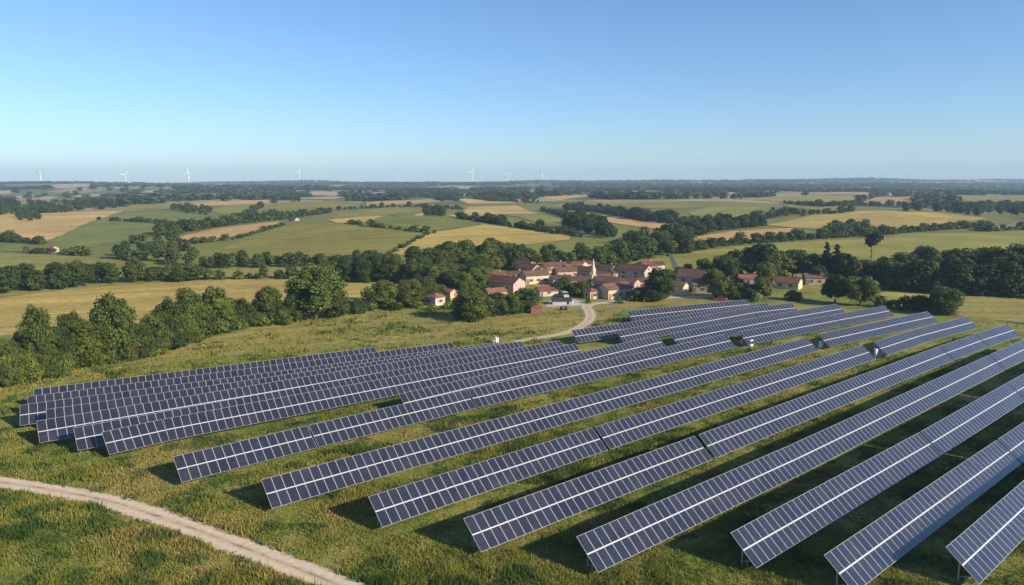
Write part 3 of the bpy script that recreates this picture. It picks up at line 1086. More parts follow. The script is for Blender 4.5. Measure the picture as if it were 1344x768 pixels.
def crown_mesh(name, seed, lobes, nleaf, leaf, base=(0.070, 0.098, 0.026), inner=0.55):
    """Crown of many small leaf sprays spread over and through irregular lobes.
    lobes: list of (x, y, z, rx, rz)."""
    g = np.random.default_rng(seed)
    lob = np.array(lobes, float)
    area = lob[:, 3] * lob[:, 4]
    cnt = np.maximum(6, (nleaf * area / area.sum()).astype(int))
    C, N, S, K = [], [], [], []
    for i, (x, y, z, rx, rz) in enumerate(lob):
        n = cnt[i]
        d = g.normal(size=(n, 3))
        d /= np.linalg.norm(d, axis=1, keepdims=True)
        d[:, 2] = np.where(d[:, 2] < -0.35, -d[:, 2], d[:, 2])
        # lumpy radius: small sprays on each lobe
        k = g.normal(size=(9, 3))
        k /= np.linalg.norm(k, axis=1, keepdims=True)
        lump = np.max(d @ k.T, axis=1)
        rad = (0.70 + 0.36 * np.clip((lump - 0.55) / 0.45, 0, 1)) * np.where(g.uniform(0, 1, n) < 0.10, g.uniform(1.0, 1.15, n), g.uniform(inner, 1.04, n) ** 0.35)
        p = np.array([x, y, z]) + d * rad[:, None] * np.array([rx, rx, rz])
        # thin out where the lobe is buried in its neighbours
        keep = np.ones(n, bool)
        for j, (x2, y2, z2, rx2, rz2) in enumerate(lob):
            if j != i:
                q = (p - np.array([x2, y2, z2])) / np.array([rx2, rx2, rz2])
                keep &= (np.sum(q * q, 1) > 0.42)
        p, dd = p[keep], d[keep]
        m = len(p)
        C.append(p)
        N.append(dd * 0.9 + np.array([0, 0, 0.25]) + g.normal(size=(m, 3)) * 0.55)
        S.append(leaf * g.uniform(0.55, 1.35, m))
        tone = g.uniform(0.78, 1.22)
        hue = g.uniform(-0.10, 0.14)
        c = np.array(base)[None] * tone * g.uniform(0.72, 1.30, m)[:, None]
        c[:, 0] *= 1 + hue
        c[:, 2] *= 1 - hue * 0.5
        K.append(c)
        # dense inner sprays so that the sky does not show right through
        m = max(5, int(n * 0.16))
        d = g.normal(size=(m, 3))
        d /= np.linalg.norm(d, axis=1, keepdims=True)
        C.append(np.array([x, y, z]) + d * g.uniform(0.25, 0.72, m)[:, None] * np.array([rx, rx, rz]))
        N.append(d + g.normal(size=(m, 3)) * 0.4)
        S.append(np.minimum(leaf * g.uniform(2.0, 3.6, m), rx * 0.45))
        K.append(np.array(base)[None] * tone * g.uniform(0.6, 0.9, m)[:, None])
    C, N, S, K = np.vstack(C), np.vstack(N), np.concatenate(S), np.vstack(K)
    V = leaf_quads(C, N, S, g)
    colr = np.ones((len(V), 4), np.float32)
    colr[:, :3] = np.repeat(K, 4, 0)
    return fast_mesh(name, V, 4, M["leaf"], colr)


def trunk_mesh(name, seed, h, r, limbs, spread):
    g = random.Random(seed)
    mb = MB()
    pts, rad = [], []
    x = y = 0.0
    for i in range(6):
        t = i / 5
        pts.append((x, y, t * h - (0.3 if i == 0 else 0)))
        rad.append(r * (1.25 if i == 0 else 1) * (1 - 0.75 * t))
        x += g.uniform(-0.12, 0.12) * h / 8
        y += g.uniform(-0.12, 0.12) * h / 8
    mb.tube(pts, rad, 8)
    for k in range(limbs):
        t = g.uniform(0.35, 0.8)
        i = int(t * 5)
        p = Vector(pts[i]).lerp(Vector(pts[i + 1]), t * 5 - i)
        a = k * GOLD + g.uniform(-0.4, 0.4)
        l = spread * g.uniform(0.6, 1.0)
        e = p + Vector((math.cos(a) * l, math.sin(a) * l, l * g.uniform(0.45, 0.95)))
        mdl = p.lerp(e, 0.5) + Vector((0, 0, -0.08 * l))
        rr = r * (1 - 0.75 * t) * 0.6
        mb.tube([p, mdl, e], [rr, rr * 0.65, rr * 0.2], 6)
    return mb.mesh(name, M["bark"], True)


def lobes_round(seed, n=24, r=3.9, z0=3.0, z1=10.0, lr=1.7, skew=0.0):
    g = random.Random(seed)
    out = [(0, 0, (z0 + z1) / 2, r * 0.58, (z1 - z0) * 0.33)]
    ex, ey = g.uniform(0.82, 1.12), g.uniform(0.82, 1.12)
    ox, oy = g.uniform(-0.5, 0.5), g.uniform(-0.5, 0.5)
    zc, hz = (z0 + z1) / 2, (z1 - z0) / 2
    for k in range(n):
        u = 1 - 2 * (k + 0.5) / n
        a = k * GOLD + g.uniform(-0.5, 0.5)
        w = math.sqrt(max(0, 1 - u * u))
        f = g.uniform(0.58, 1.06)
        rr = lr * g.choice((0.5, 0.65, 0.8, 1.0, 1.15, 1.35)) * g.uniform(0.9, 1.1)
        zz = zc + u * hz * 0.80 + g.uniform(-0.7, 0.6)
        wide = 1.0 + skew * (-(u) * 0.35)
        out.append((math.cos(a) * w * (r - rr * 0.55) * f * wide * ex + ox * (0.5 + 0.5 * u), math.sin(a) * w * (r - rr * 0.55) * f * wide * ey + oy * (0.5 + 0.5 * u), min(zz, z1 - rr * 0.7), rr, rr * g.uniform(0.75, 1.0)))
    return out


def lobes_cone(seed, n=22, r=2.0, z0=1.0, z1=10.0):
    g = random.Random(seed)
    out = []
    for k in range(n):
        t = (k + 0.5) / n
        rr = r * (1 - t) ** 0.75
        a = k * GOLD
        out.append((math.cos(a) * rr * 0.55, math.sin(a) * rr * 0.55, z0 + (z1 - z0) * t, max(0.35, rr * g.uniform(0.55, 0.8)), max(0.45, rr * 0.6)))
    return out


BROAD = (0.078, 0.112, 0.020)
PROTO = {}


def proto(kind, variants, fn_lobes, trunk, leaves=(11000, 3000, 420), leaf=(0.175, 0.29, 0.68), base=BROAD):
    PROTO[kind] = []
    for v in range(variants):
        sd = hash_int(kind) + v * 17
        lob = fn_lobes(sd)
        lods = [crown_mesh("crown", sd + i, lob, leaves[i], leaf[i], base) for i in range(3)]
        PROTO[kind].append((trunk_mesh("trunk", sd, *trunk), lods))


def hash_int(s):
    return sum((i + 1) * ord(c) for i, c in enumerate(s)) % 9973


proto("broad", 5, lambda s: lobes_round(s, 26, 4.1, 1.9, 10.0, 1.75, 0.3), (6.5, 0.30, 6, 2.6))
proto("hedge", 4, lambda s: lobes_round(s, 28, 4.6, 0.2, 10.0, 2.0, 0.3), (5.0, 0.28, 5, 2.4))
proto("bush", 3, lambda s: lobes_round(s, 16, 6.6, 0.0, 10.0, 3.0, 0.8), (4.0, 0.35, 5, 3.0), (4200, 1500, 300), (0.33, 0.48, 1.0))
proto("airy", 2, lambda s: lobes_round(s, 26, 3.0, 0.9, 10.0, 1.45, 0.5), (8.0, 0.2, 7, 1.7), (9000, 3000, 400), (0.16, 0.26, 0.6), (0.095, 0.108, 0.034))
proto("conifer", 2, lambda s: lobes_cone(s), (9.2, 0.24, 4, 0.8), (7000, 2600, 400), (0.18, 0.28, 0.55), (0.030, 0.050, 0.022))
proto("high", 1, lambda s: lobes_round(s, 18, 2.7, 5.6, 10.0, 1.35), (7.4, 0.24, 5, 1.8), (6000, 2600, 400), (0.20, 0.30, 0.6), (0.045, 0.068, 0.022))

TONES = {  # crown tint, word used in the label
    "dark": ((0.60, 0.68, 0.72), "dark green"), "mid": ((1.0, 1.0, 1.0), "mid green"), "olive": ((1.22, 1.10, 0.88), "olive green"),
    "light": ((1.55, 1.45, 1.05), "light green"), "brown": ((1.85, 1.12, 1.25), "brownish"), "black": ((0.42, 0.50, 0.58), "blackish green")}  # the near-black tint also puts the meadow thicket's shade into its crowns
CAND = []     # dicts: x, y, z, h, w, kind, tone, cluster phrase


def plant(cl, x, y, h, w=1.0, kind="broad", tone="mid"):
    r = math.hypot(x, y)
    if r > 400 and tone != "black":
        h *= 0.80
    if r > 700:
        h *= 0.78
    CAND.append(dict(cl=cl, x=x, y=y, z=float(height(x, y)), h=h, w=w, kind=kind, tone=tone))


def single(cl, px, base, top, kind="broad", tone="mid", width=None):
    """One tree from its photo base point, top row and (optional) crown width in photo pixels."""
    p = at(px, base)
    fwd = p[1] * math.cos(PITCH) - (p[2] - CAM_H) * math.sin(PITCH)
    mpp = fwd / FPX
    # vertical photo extent also shows some ground depth: correct for the look-down angle
    dep = math.atan2(CAM_H - p[2], math.hypot(p[0], p[1]))
    h = (base - top) * mpp * math.cos(dep) / 1.0
    h = max(0.8, h)
    kr = {"broad": 0.76, "hedge": 0.80, "bush": 1.40, "airy": 0.62, "conifer": 0.42, "high": 0.56}[kind]
    w = 1.0 if width is None else max(0.45, min(2.2, width * mpp / (kr * h)))
    plant(cl, p[0], p[1], h, w, kind, tone)


def pick_tone(tones):
    return rng.choice(tones)


def line(cl, pts, spacing, hts, rows=1, rowgap=5.0, kinds=("hedge",), tones=("mid", "dark", "olive"), jit=1.5, wr=(0.85, 1.3)):
    W = [at(*p) for p in pts]
    for r_ in range(rows):
        for i in range(len(W) - 1):
            a, b = W[i], W[i + 1]
            L = float(np.hypot(*(b - a)[:2]))
            n = max(1, int(round(L / spacing)))
            for k in range(n):
                q = a + (b - a) * (k + rng.uniform(0.1, 0.9)) / n
                rad = np.array([q[0], q[1]]) / math.hypot(q[0], q[1])
                back = r_ * rowgap + rng.uniform(-jit, jit)
                far = math.hypot(q[0], q[1]) > 380
                hh = rng.uniform(*hts) * (rng.uniform(0.6, 1.15) if far else 1)
                plant(cl, q[0] + rad[0] * back + rng.uniform(-1, 1), q[1] + rad[1] * back, hh, rng.uniform(*wr) * (1.3 if far else 1), rng.choice(kinds), pick_tone(tones))
                if far:      # low growth that closes the hedge between its trees
                    q2 = q + (b - a) * 0.5 / n
                    plant(cl, q2[0] + rad[0] * back, q2[1] + rad[1] * back, max(1.5, hh * rng.uniform(0.35, 0.6)), rng.uniform(1.0, 1.5), "bush", pick_tone(tones))


def area(cl, poly, spacing, hts, kinds=("broad", "hedge"), tones=("mid", "dark", "olive"), cap=400):
    W = np.array([at(*p)[:2] for p in poly])
    lo, hi = W.min(0), W.max(0)
    pts = []
    n = int((hi[0] - lo[0]) * (hi[1] - lo[1]) / spacing ** 2 * 4)
    for _ in range(min(n, 20000)):
        x, y = rng.uniform(lo[0], hi[0]), rng.uniform(lo[1], hi[1])
        ins = False
        for i in range(len(W)):
            (x1, y1), (x2, y2) = W[i], W[(i + 1) % len(W)]
            if (y1 > y) != (y2 > y) and x < (x2 - x1) * (y - y1) / (y2 - y1) + x1:
                ins = not ins
        if ins and all((x - q[0]) ** 2 + (y - q[1]) ** 2 > (spacing * 0.8) ** 2 for q in pts):
            pts.append((x, y))
            if len(pts) >= cap:
                break
    for x, y in pts:
        plant(cl, x, y, rng.uniform(*hts), rng.uniform(0.9, 1.35), rng.choice(kinds), pick_tone(tones))


# --- the tall hedge at the left, beside the rearmost solar row
cl = "the tall hedge left of the solar rows"
for px, base, top, wid, kd, tn in [
        (4, 506, 436, 46, "hedge", "mid"), (-36, 514, 440, 50, "hedge", "dark"), (51, 494, 401, 46, "hedge", "mid"), (28, 503, 452, 34, "hedge", "olive"),
        (72, 490, 428, 34, "hedge", "dark"), (95, 483, 408, 34, "hedge", "dark"), (62, 497, 448, 30, "hedge", "mid"), (118, 481, 412, 44, "hedge", "olive"),
        (134, 479, 430, 30, "hedge", "light"), (153, 475, 385, 58, "hedge", "mid"), (170, 474, 432, 26, "hedge", "brown"), (187, 470, 420, 34, "hedge", "dark"),
        (205, 466, 410, 34, "hedge", "mid"), (222, 460, 391, 42, "hedge", "dark"), (240, 452, 412, 34, "hedge", "light"), (253, 446, 378, 38, "hedge", "mid"),
        (272, 442, 404, 28, "hedge", "dark"), (285, 438, 376, 42, "hedge", "olive"), (304, 432, 396, 30, "hedge", "mid"), (320, 430, 391, 32, "hedge", "dark"),
        (334, 428, 399, 26, "hedge", "light"), (353, 425, 375, 40, "hedge", "mid"), (372, 424, 396, 28, "hedge", "dark"), (388, 421, 388, 30, "hedge", "olive"),
        (414, 419, 347, 74, "broad", "mid"), (396, 421, 372, 38, "hedge", "dark"), (440, 416, 380, 38, "hedge", "mid"),
        (352, 427, 412, 20, "bush", "light"), (84, 490, 462, 24, "bush", "mid"), (10, 508, 476, 30, "bush", "mid")]:
    single(cl, px, base, top, kd, tn, wid)
line("the undergrowth along the tall left hedge", [(-40, 514), (20, 504), (70, 491), (120, 481), (180, 472), (230, 457), (300, 434), (350, 428), (400, 421)], 4.2, (3.2, 6.0), 1, 1, ("bush",), ("mid", "olive", "dark", "light"), 0.8, (0.75, 1.0))
for px, base, top, wid, tn in [(470, 411, 393, 28, "dark"), (452, 412, 398, 18, "olive"), (489, 408, 396, 16, "light"), (482, 394, 378, 20, "mid"),
                               (520, 407, 396, 24, "dark"), (545, 404, 394, 26, "mid"), (568, 407, 400, 26, "light"), (589, 405, 396, 18, "light"), (600, 404, 392, 22, "dark")]:
    single("the low scrub left of the stone cottage", px, base, top, "bush", tn, wid)
cl = "the group left of the stone cottage"
for px, base, top, wid, kd, tn in [(505, 404, 367, 36, "hedge", "olive"), (520, 402, 376, 26, "broad", "dark"), (536, 402, 366, 36, "hedge", "olive"), (557, 398, 364, 34, "hedge", "mid"), (548, 400, 378, 26, "broad", "dark")]:
    single(cl, px, base, top, kd, tn, wid)
single("the reddish crown behind the stone cottage", 579, 395, 373, "broad", "brown", 20)
cl = "the row before the village"
for px, base, top, wid, kd, tn in [(622, 420, 380, 50, "hedge", "olive"), (606, 419, 398, 26, "bush", "dark"), (649, 416, 384, 28, "broad", "dark"), (667, 415, 384, 30, "broad", "mid"), (690, 409, 378, 36, "broad", "mid"), (679, 412, 392, 22, "hedge", "dark")]:
    single(cl, px, base, top, kd, tn, wid)
cl = "the wood left of the village"
line(cl, [(432, 369), (470, 370), (510, 371), (556, 374)], 7.5, (8, 11), 3, 7, ("broad", "hedge"), ("dark", "mid", "dark", "olive"))
area(cl, [(540, 378), (560, 356), (600, 352), (640, 356), (640, 372), (628, 392), (600, 394), (575, 384)], 7.5, (7, 10), ("broad", "hedge"), ("mid", "dark", "olive"), 46)
cl = "the wooded dip behind the village"
area(cl, [(520, 352), (560, 344), (600, 339), (640, 336), (690, 340), (760, 342), (815, 340), (850, 340), (800, 352), (740, 352), (690, 352), (640, 354), (580, 354)], 10, (7, 11), ("broad", "hedge"), ("dark", "mid", "olive"), 90)
area(cl, [(620, 352), (660, 350), (700, 349), (780, 350), (812, 352), (808, 357), (760, 354), (700, 354), (650, 358)], 8, (6, 9), ("broad", "hedge"), ("mid", "dark", "olive"), 40)
single("the pair above the village", 674, 333, 319, "broad", "dark", 12)
single("the pair above the village", 686, 332, 320, "broad", "dark", 11)
for x, b, t in [(590, 338, 327), (604, 336, 326), (622, 337, 325), (636, 337, 322), (650, 338, 324), (662, 337, 325)]:
    single("the wooded dip behind the village", x, b, t, "broad", "dark", 14)
# --- village trees
cl = "the village gardens"
for px, base, top, wid, kd, tn in [(864, 395, 352, 38, "hedge", "dark"), (742, 386, 363, 16, "broad", "olive"), (762, 388, 369, 30, "bush", "olive"), (750, 388, 371, 14, "bush", "black"), (731, 387, 369, 12, "broad", "black"),
                                   (838, 394, 375, 20, "hedge", "mid"), (828, 395, 386, 18, "bush", "dark"), (848, 396, 388, 16, "bush", "mid"), (878, 370, 354, 18, "broad", "mid"), (890, 365, 350, 16, "hedge", "dark"), (902, 358, 346, 14, "broad", "dark"),
                                   (816, 360, 346, 18, "broad", "black"), (676, 362, 348, 10, "broad", "dark"), (640, 388, 375, 16, "bush", "mid"), (630, 386, 368, 18, "hedge", "mid"), (812, 398, 391, 12, "bush", "mid"), (772, 398, 392, 10, "bush", "mid"), (858, 372, 357, 16, "broad", "mid"), (787, 364, 348, 12, "broad", "dark")]:
    single(cl, px, base, top, kd, tn, wid)
cl = "the grove right of the tallest barn"
for px, base, top, wid, kd, tn in [(946, 392, 360, 32, "hedge", "mid"), (964, 392, 364, 34, "hedge", "olive"), (982, 393, 372, 26, "hedge", "dark"), (935, 384, 352, 26, "broad", "olive"), (925, 360, 340, 22, "broad", "mid"), (952, 372, 336, 34, "broad", "dark"),
                                   (1003, 394, 342, 30, "airy", "light"), (1038, 393, 380, 20, "bush", "dark"), (1031, 375, 356, 12, "broad", "light"), (1047, 395, 383, 14, "bush", "mid"), (990, 396, 384, 16, "bush", "mid")]:
    single(cl, px, base, top, kd, tn, wid)
cl = "the dark grove behind the right-hand houses"
for px, base, top, wid, kd, tn in [(962, 366, 328, 34, "broad", "dark"), (984, 366, 326, 34, "broad", "black"), (1001, 367, 320, 36, "broad", "dark"), (1020, 366, 330, 34, "broad", "mid"), (1040, 365, 328, 34, "broad", "olive"), (1060, 366, 332, 30, "broad", "mid"),
                                   (1083, 368, 318, 24, "conifer", "dark"), (1096, 370, 321, 26, "conifer", "dark"), (1108, 372, 332, 30, "broad", "black"), (940, 368, 346, 26, "broad", "dark"), (1072, 372, 346, 22, "hedge", "dark"), (1010, 372, 348, 30, "hedge", "dark"), (1122, 376, 344, 20, "broad", "olive")]:
    single(cl, px, base, top, kd, tn, wid)
for px, base, top, wid, kd, tn, cl in [
        (1096, 398, 361, 34, "broad", "dark", "the pair beyond the solar rows"), (1129, 402, 362, 40, "broad", "olive", "the pair beyond the far ends of the solar rows"),
        (1241, 413, 373, 42, "hedge", "mid", "the round crown standing alone by the striped meadow"),
        (1156, 403, 388, 24, "bush", "dark", "the thicket by the striped meadow"), (1188, 407, 389, 26, "bush", "black", "the dark thicket by the striped meadow"), (1206, 408, 387, 28, "bush", "black", "the dark thicket by the striped meadow"), (1222, 409, 390, 22, "bush", "dark", "the dark thicket by the striped meadow"), (1172, 404, 393, 16, "bush", "mid", "the dark thicket by the striped meadow"),
        (1143, 340, 305, 21, "high", "black", "the lone high crown in the right-hand green field")]:
    single(cl, px, base, top, kd, tn, wid)
cl = "the dark wood by the striped meadow"
line(cl, [(1130, 374), (1180, 381), (1240, 385), (1290, 388), (1344, 391), (1420, 395)], 7.0, (9, 13), 1, 6, ("hedge",), ("black", "dark"), 1.0)
line(cl, [(1240, 381), (1290, 383), (1344, 385), (1420, 389)], 8.0, (12, 16.5), 2, 8, ("broad", "hedge"), ("black", "dark", "dark"))
line(cl, [(1136, 366), (1180, 369), (1240, 371), (1310, 371), (1420, 373)], 8.5, (8, 11), 2, 9, ("broad", "hedge"), ("dark", "mid", "olive"))
line("the scrub under the right-hand green field", [(1172, 358), (1210, 354), (1250, 353), (1300, 353), (1344, 352), (1420, 352)], 9, (6, 10), 2, 9, ("broad", "hedge"), ("dark", "mid"))
# --- hedges of the middle distance
line("the row along the yellow field's left edge", [(-50, 388), (0, 386), (60, 381), (130, 374), (190, 370)], 6.5, (7, 10.5), 2, 7, ("broad", "hedge"), ("dark", "mid", "dark"))
cl = "the far hedge of the yellow field"
line(cl, [(190, 370), (250, 367.5), (300, 366), (385, 366)], 5.0, (1.6, 3.0), 1, 2, ("bush",), ("dark",), 0.6)
for px, base, top, wid, kd, tn in [(203, 368, 350, 24, "broad", "mid"), (226, 368, 348, 22, "broad", "mid"), (250, 368, 346, 34, "broad", "mid"), (238, 369, 355, 24, "hedge", "dark"), (272, 367, 352, 16, "broad", "mid"), (288, 366, 354, 14, "broad", "olive"), (313, 366, 355, 18, "bush", "olive"), (347, 365, 344, 12, "airy", "mid"), (366, 365, 353, 13, "hedge", "mid"), (382, 366, 349, 14, "broad", "dark"), (180, 369, 344, 26, "broad", "olive")]:
    single(cl, px, base, top, kd, tn, wid)
cl = "the wood winding between the left-hand fields"
area(cl, [(152, 340), (200, 346), (250, 351), (258, 343), (250, 332), (235, 322), (205, 316), (180, 320), (152, 328)], 10, (5.5, 8), ("broad", "hedge"), ("dark", "mid", "dark"), 70)
line(cl, [(205, 311), (245, 305), (300, 296), (340, 291), (400, 284), (432, 280)], 9, (7, 11), 3, 12, ("broad", "hedge"), ("dark", "mid", "dark"))
line("the row below the large green hill field", [(262, 353), (300, 351), (350, 350), (400, 351), (450, 351), (500, 349)], 6.5, (4.5, 7), 2, 6, ("broad", "hedge"), ("dark", "mid"))
line("the low hedge beside the tan strip field", [(232, 322), (270, 318), (310, 314), (345, 304), (372, 296)], 8, (2.5, 4.5), 1, 3, ("bush",), ("dark", "mid"), 1)
single("the low hedge beside the tan strip field", 267, 319, 308, "broad", "mid", 12)
cl = "the small rows by the far left fields"
line(cl, [(-40, 316), (0, 317), (30, 319), (58, 321)], 8, (5, 8), 2, 7, ("broad", "hedge"), ("dark", "mid"))
line(cl, [(30, 332), (60, 333), (110, 335)], 9, (3.5, 6.5), 1, 4, ("broad", "bush"), ("dark", "mid"))
line(cl, [(140, 290), (180, 291), (215, 294), (250, 298)], 10, (3.5, 6), 1, 3, ("bush",), ("dark",), 1)
for x, b, t in [(130, 290, 281), (180, 291, 284), (195, 291, 285), (205, 292, 286), (167, 291, 287)]:
    single(cl, x, b, t, "broad", "dark", 11)
area("the distant wood at the far left", [(-60, 284), (0, 283), (45, 281), (110, 277), (152, 274), (150, 267), (60, 269), (-60, 272)], 14, (9, 13), ("broad", "hedge"), ("dark", "black"), 110)
area("the round copse in the far left wheat field", [(20, 289), (40, 290), (53, 288), (50, 282), (22, 283)], 11, (8, 11), ("hedge",), ("dark",), 16)
area("the copse among far green fields", [(222, 277), (250, 281), (277, 283), (276, 276), (230, 273)], 13, (8, 12), ("hedge",), ("dark",), 22)
line("the far hedges of the centre", [(320, 286), (335, 277), (345, 272)], 11, (8, 12), 2, 12, ("broad", "hedge"), ("dark",))
line("the far hedges of the centre", [(455, 293.5), (490, 298), (530, 302), (566, 306)], 9, (4, 7), 1, 4, ("broad", "bush"), ("dark", "mid"))
line("the far hedges of the centre", [(508, 336), (535, 322), (565, 306)], 8, (1.8, 3.2), 1, 2, ("bush",), ("dark", "mid"), 0.5)
line("the dark straight hedge right of centre", [(600, 287), (630, 291), (660, 296), (715, 305), (757, 311)], 8, (5, 7.5), 2, 6, ("hedge",), ("dark", "black"))
line("the far hedges of the centre", [(711, 276), (730, 281), (748, 288), (768, 293)], 11, (6, 9), 2, 8, ("hedge",), ("dark",))
area("the copse below the tan field right of centre", [(742, 300), (760, 308), (790, 314), (806, 313), (800, 300), (770, 292)], 11, (8, 11), ("hedge", "broad"), ("dark", "black"), 45)
line("the far hedges of the centre", [(740, 275), (800, 281), (850, 291), (900, 296)], 13, (8, 12), 3, 16, ("broad", "hedge"), ("dark", "black"))
line("the far hedges of the centre", [(440, 276), (510, 272.5), (545, 272), (602, 275)], 14, (7, 10), 2, 12, ("hedge",), ("dark",))
area("the far hedges of the centre", [(558, 286), (582, 286), (580, 278), (560, 279)], 13, (8, 11), ("hedge",), ("dark",), 14)
line("the far hedges of the centre", [(498, 263), (530, 260), (560, 259), (600, 264)], 18, (8, 12), 3, 20, ("hedge",), ("dark",))
line("the far hedges of the centre", [(620, 261), (660, 265), (702, 267)], 18, (8, 12), 3, 20, ("hedge",), ("dark",))
cl = "the wood behind the village's right end"
area(cl, [(815, 334), (828, 316), (862, 312), (896, 308), (905, 318), (900, 333), (860, 338), (835, 343)], 10, (8, 12), ("broad", "hedge"), ("dark", "mid", "dark"), 60)
line("the long hedge above the right-hand green field", [(890, 333), (930, 326), (963, 322), (1030, 317), (1090, 313), (1140, 310), (1200, 305), (1250, 301), (1300, 298)], 7.5, (5.5, 8.5), 2, 8, ("broad", "hedge"), ("dark", "mid", "dark"))
area("the domed copse above the lone tree", [(1088, 313), (1140, 309), (1136, 300), (1092, 302)], 9, (8, 11), ("hedge", "broad"), ("dark", "mid"), 26)
line("the far hedges of the right", [(860, 322), (896, 313), (940, 303), (1000, 297)], 10, (8, 11), 3, 13, ("broad", "hedge"), ("dark", "black"))
line("the far hedges of the right", [(905, 292), (950, 290), (1000, 288), (1030, 284)], 12, (7, 11), 2, 14, ("broad", "hedge"), ("dark",))
line("the far hedges of the right", [(1004, 279), (1050, 283), (1100, 281), (1120, 278)], 13, (8, 11), 2, 14, ("broad", "hedge"), ("dark",))
line("the far hedges of the right", [(1255, 298), (1300, 304), (1344, 301), (1400, 300)], 10, (5, 8), 1, 6, ("broad", "bush"), ("dark", "mid"))
area("the dark wood at the far right", [(1180, 279), (1250, 281), (1344, 289), (1420, 292), (1420, 276), (1344, 273), (1270, 270), (1200, 272)], 14, (10, 15), ("broad", "hedge"), ("dark", "black"), 120)
line("the far hedges of the right", [(1030, 268), (1080, 272), (1130, 270), (1190, 270)], 16, (8, 12), 2, 18, ("hedge",), ("dark",))

# the largest 300 in the photo stand as trees of their own, the remaining hedge trees are one mass
for c in CAND:
    d = math.sqrt(c["x"] ** 2 + c["y"] ** 2)
    c["d"] = d
    az = math.degrees(math.atan2(c["x"], c["y"]))
    c["app"] = c["h"] * c["w"] ** 0.5 / d if -36.5 < az < 36.5 else 0.0
CAND.sort(key=lambda c: -c["app"])
SOLO, MASS = CAND[:300], CAND[300:]
clusters = {}
for c in SOLO:
    clusters.setdefault(c["cl"], []).append(c)


def ordinal(n):
    if n <= 20:
        return ORD[n - 1]
    suf = "th" if 10 <= n % 100 <= 20 else {1: "st", 2: "nd", 3: "rd"}.get(n % 10, "th")
    return f"{n}{suf}"


WORD = {"broad": "tree", "hedge": "tree", "bush": "bush", "airy": "slender tree", "conifer": "conifer", "high": "bare-stemmed tree"}
NAME = {"broad": "broadleaf_tree", "hedge": "hedge_tree", "bush": "bush", "airy": "slender_tree", "conifer": "conifer_tree", "high": "lone_tree"}
for cl, members in clusters.items():
    members.sort(key=lambda c: c["x"] / c["y"])
    for i, c in enumerate(members):
        v = rng.randrange(len(PROTO[c["kind"]]))
        trunk, lods = PROTO[c["kind"]][v]
        lod = 0 if c["d"] < 300 else 1
        s = c["h"] / 10.0
        root = empty(NAME[c["kind"]], (c["x"], c["y"], c["z"] - 0.05), rng.uniform(0, 6.28), (s * c["w"], s * c["w"], s))
        tint, word = TONES[c["tone"]]
        if len(members) == 1:
            lab = f"{word} {WORD[c['kind']]}, {cl}"
        else:
            lab = f"{word} {WORD[c['kind']]}, {ordinal(i + 1)} from left in {cl}"
        tag(root, lab[0].upper() + lab[1:], "bush" if c["kind"] == "bush" else "tree", "trees and bushes in " + cl if len(members) > 1 else None)
        link("trunk", trunk, root)
        cr = link("crown", lods[lod], root)
        k = rng.uniform(0.85, 1.15)
        cr.color = (tint[0] * k, tint[1] * k, tint[2] * k, 1)


def merge_trees(name, items, lod):
    VV, CC = [], []
    for c in items:
        v = rng.randrange(len(PROTO[c["kind"]]))
        me = PROTO[c["kind"]][v][1][lod]
        key = (c["kind"], v, lod)
        if key not in _ARR:
            n = len(me.vertices)
            a = np.empty(n * 3, np.float32)
            me.vertices.foreach_get("co", a)
            k = np.empty(n * 4, np.float32)
            me.color_attributes["tint"].data.foreach_get("color", k)
            _ARR[key] = (a.reshape(-1, 3), k.reshape(-1, 4))
        a, k = _ARR[key]
        s = c["h"] / 10
        t = rng.uniform(0, 6.28)
        ct, st = math.cos(t), math.sin(t)
        P = np.stack([(a[:, 0] * ct - a[:, 1] * st) * s * c["w"] + c["x"], (a[:, 0] * st + a[:, 1] * ct) * s * c["w"] + c["y"], a[:, 2] * s + c["z"] - 0.1], 1)
        tint = np.array(TONES[c["tone"]][0] + (1.0,)) * np.array([1, 1, 1, 1])
        VV.append(P)
        CC.append(k * tint[None] * np.array([rng.uniform(0.85, 1.15)] * 3 + [1.0]))
    me = fast_mesh(name, np.vstack(VV), 4, M["leaf"], np.vstack(CC))
    return link(name, me)


_ARR = {}
o = merge_trees("distant_hedgerow_trees", MASS, 2)
tag(o, "Hedgerow trees and copses dividing the farm fields of the middle distance", "trees", None, "stuff")

# far-off forest: crowns over the forest patches of the plain and the ridge
FAR = []
tries = 0
g2 = np.random.default_rng(77)
azs = g2.uniform(-0.68, 0.68, 60000)
rs = 1150 * np.exp(g2.uniform(0, 1, 60000) * math.log(5.4))
FX, FY = rs * np.sin(azs), rs * np.cos(azs)
kk = SK[patch_of(FX, FY)]
FZ = height(FX, FY)
inside_field = np.zeros(len(FX), bool)
for nm, poly, colr, ang in FIELDS:
    W = np.array([at(*p)[:2] for p in poly])
    ins = np.zeros(len(FX), bool)
    for i in range(len(W)):
        (x1, y1), (x2, y2) = W[i], W[(i + 1) % len(W)]
        cond = ((y1 > FY) != (y2 > FY)) & (FX < (x2 - x1) * (FY - y1) / (y2 - y1 + 1e-9) + x1)
        ins ^= cond
    inside_field |= ins
pxx = 672 + FPX * FX / (FY * math.cos(PITCH) - (FZ - CAM_H) * math.sin(PITCH))
def py_of(zz):
    return 384 - FPX * (FY * math.sin(PITCH) + (zz - CAM_H) * math.cos(PITCH)) / (FY * math.cos(PITCH) - (zz - CAM_H) * math.sin(PITCH))
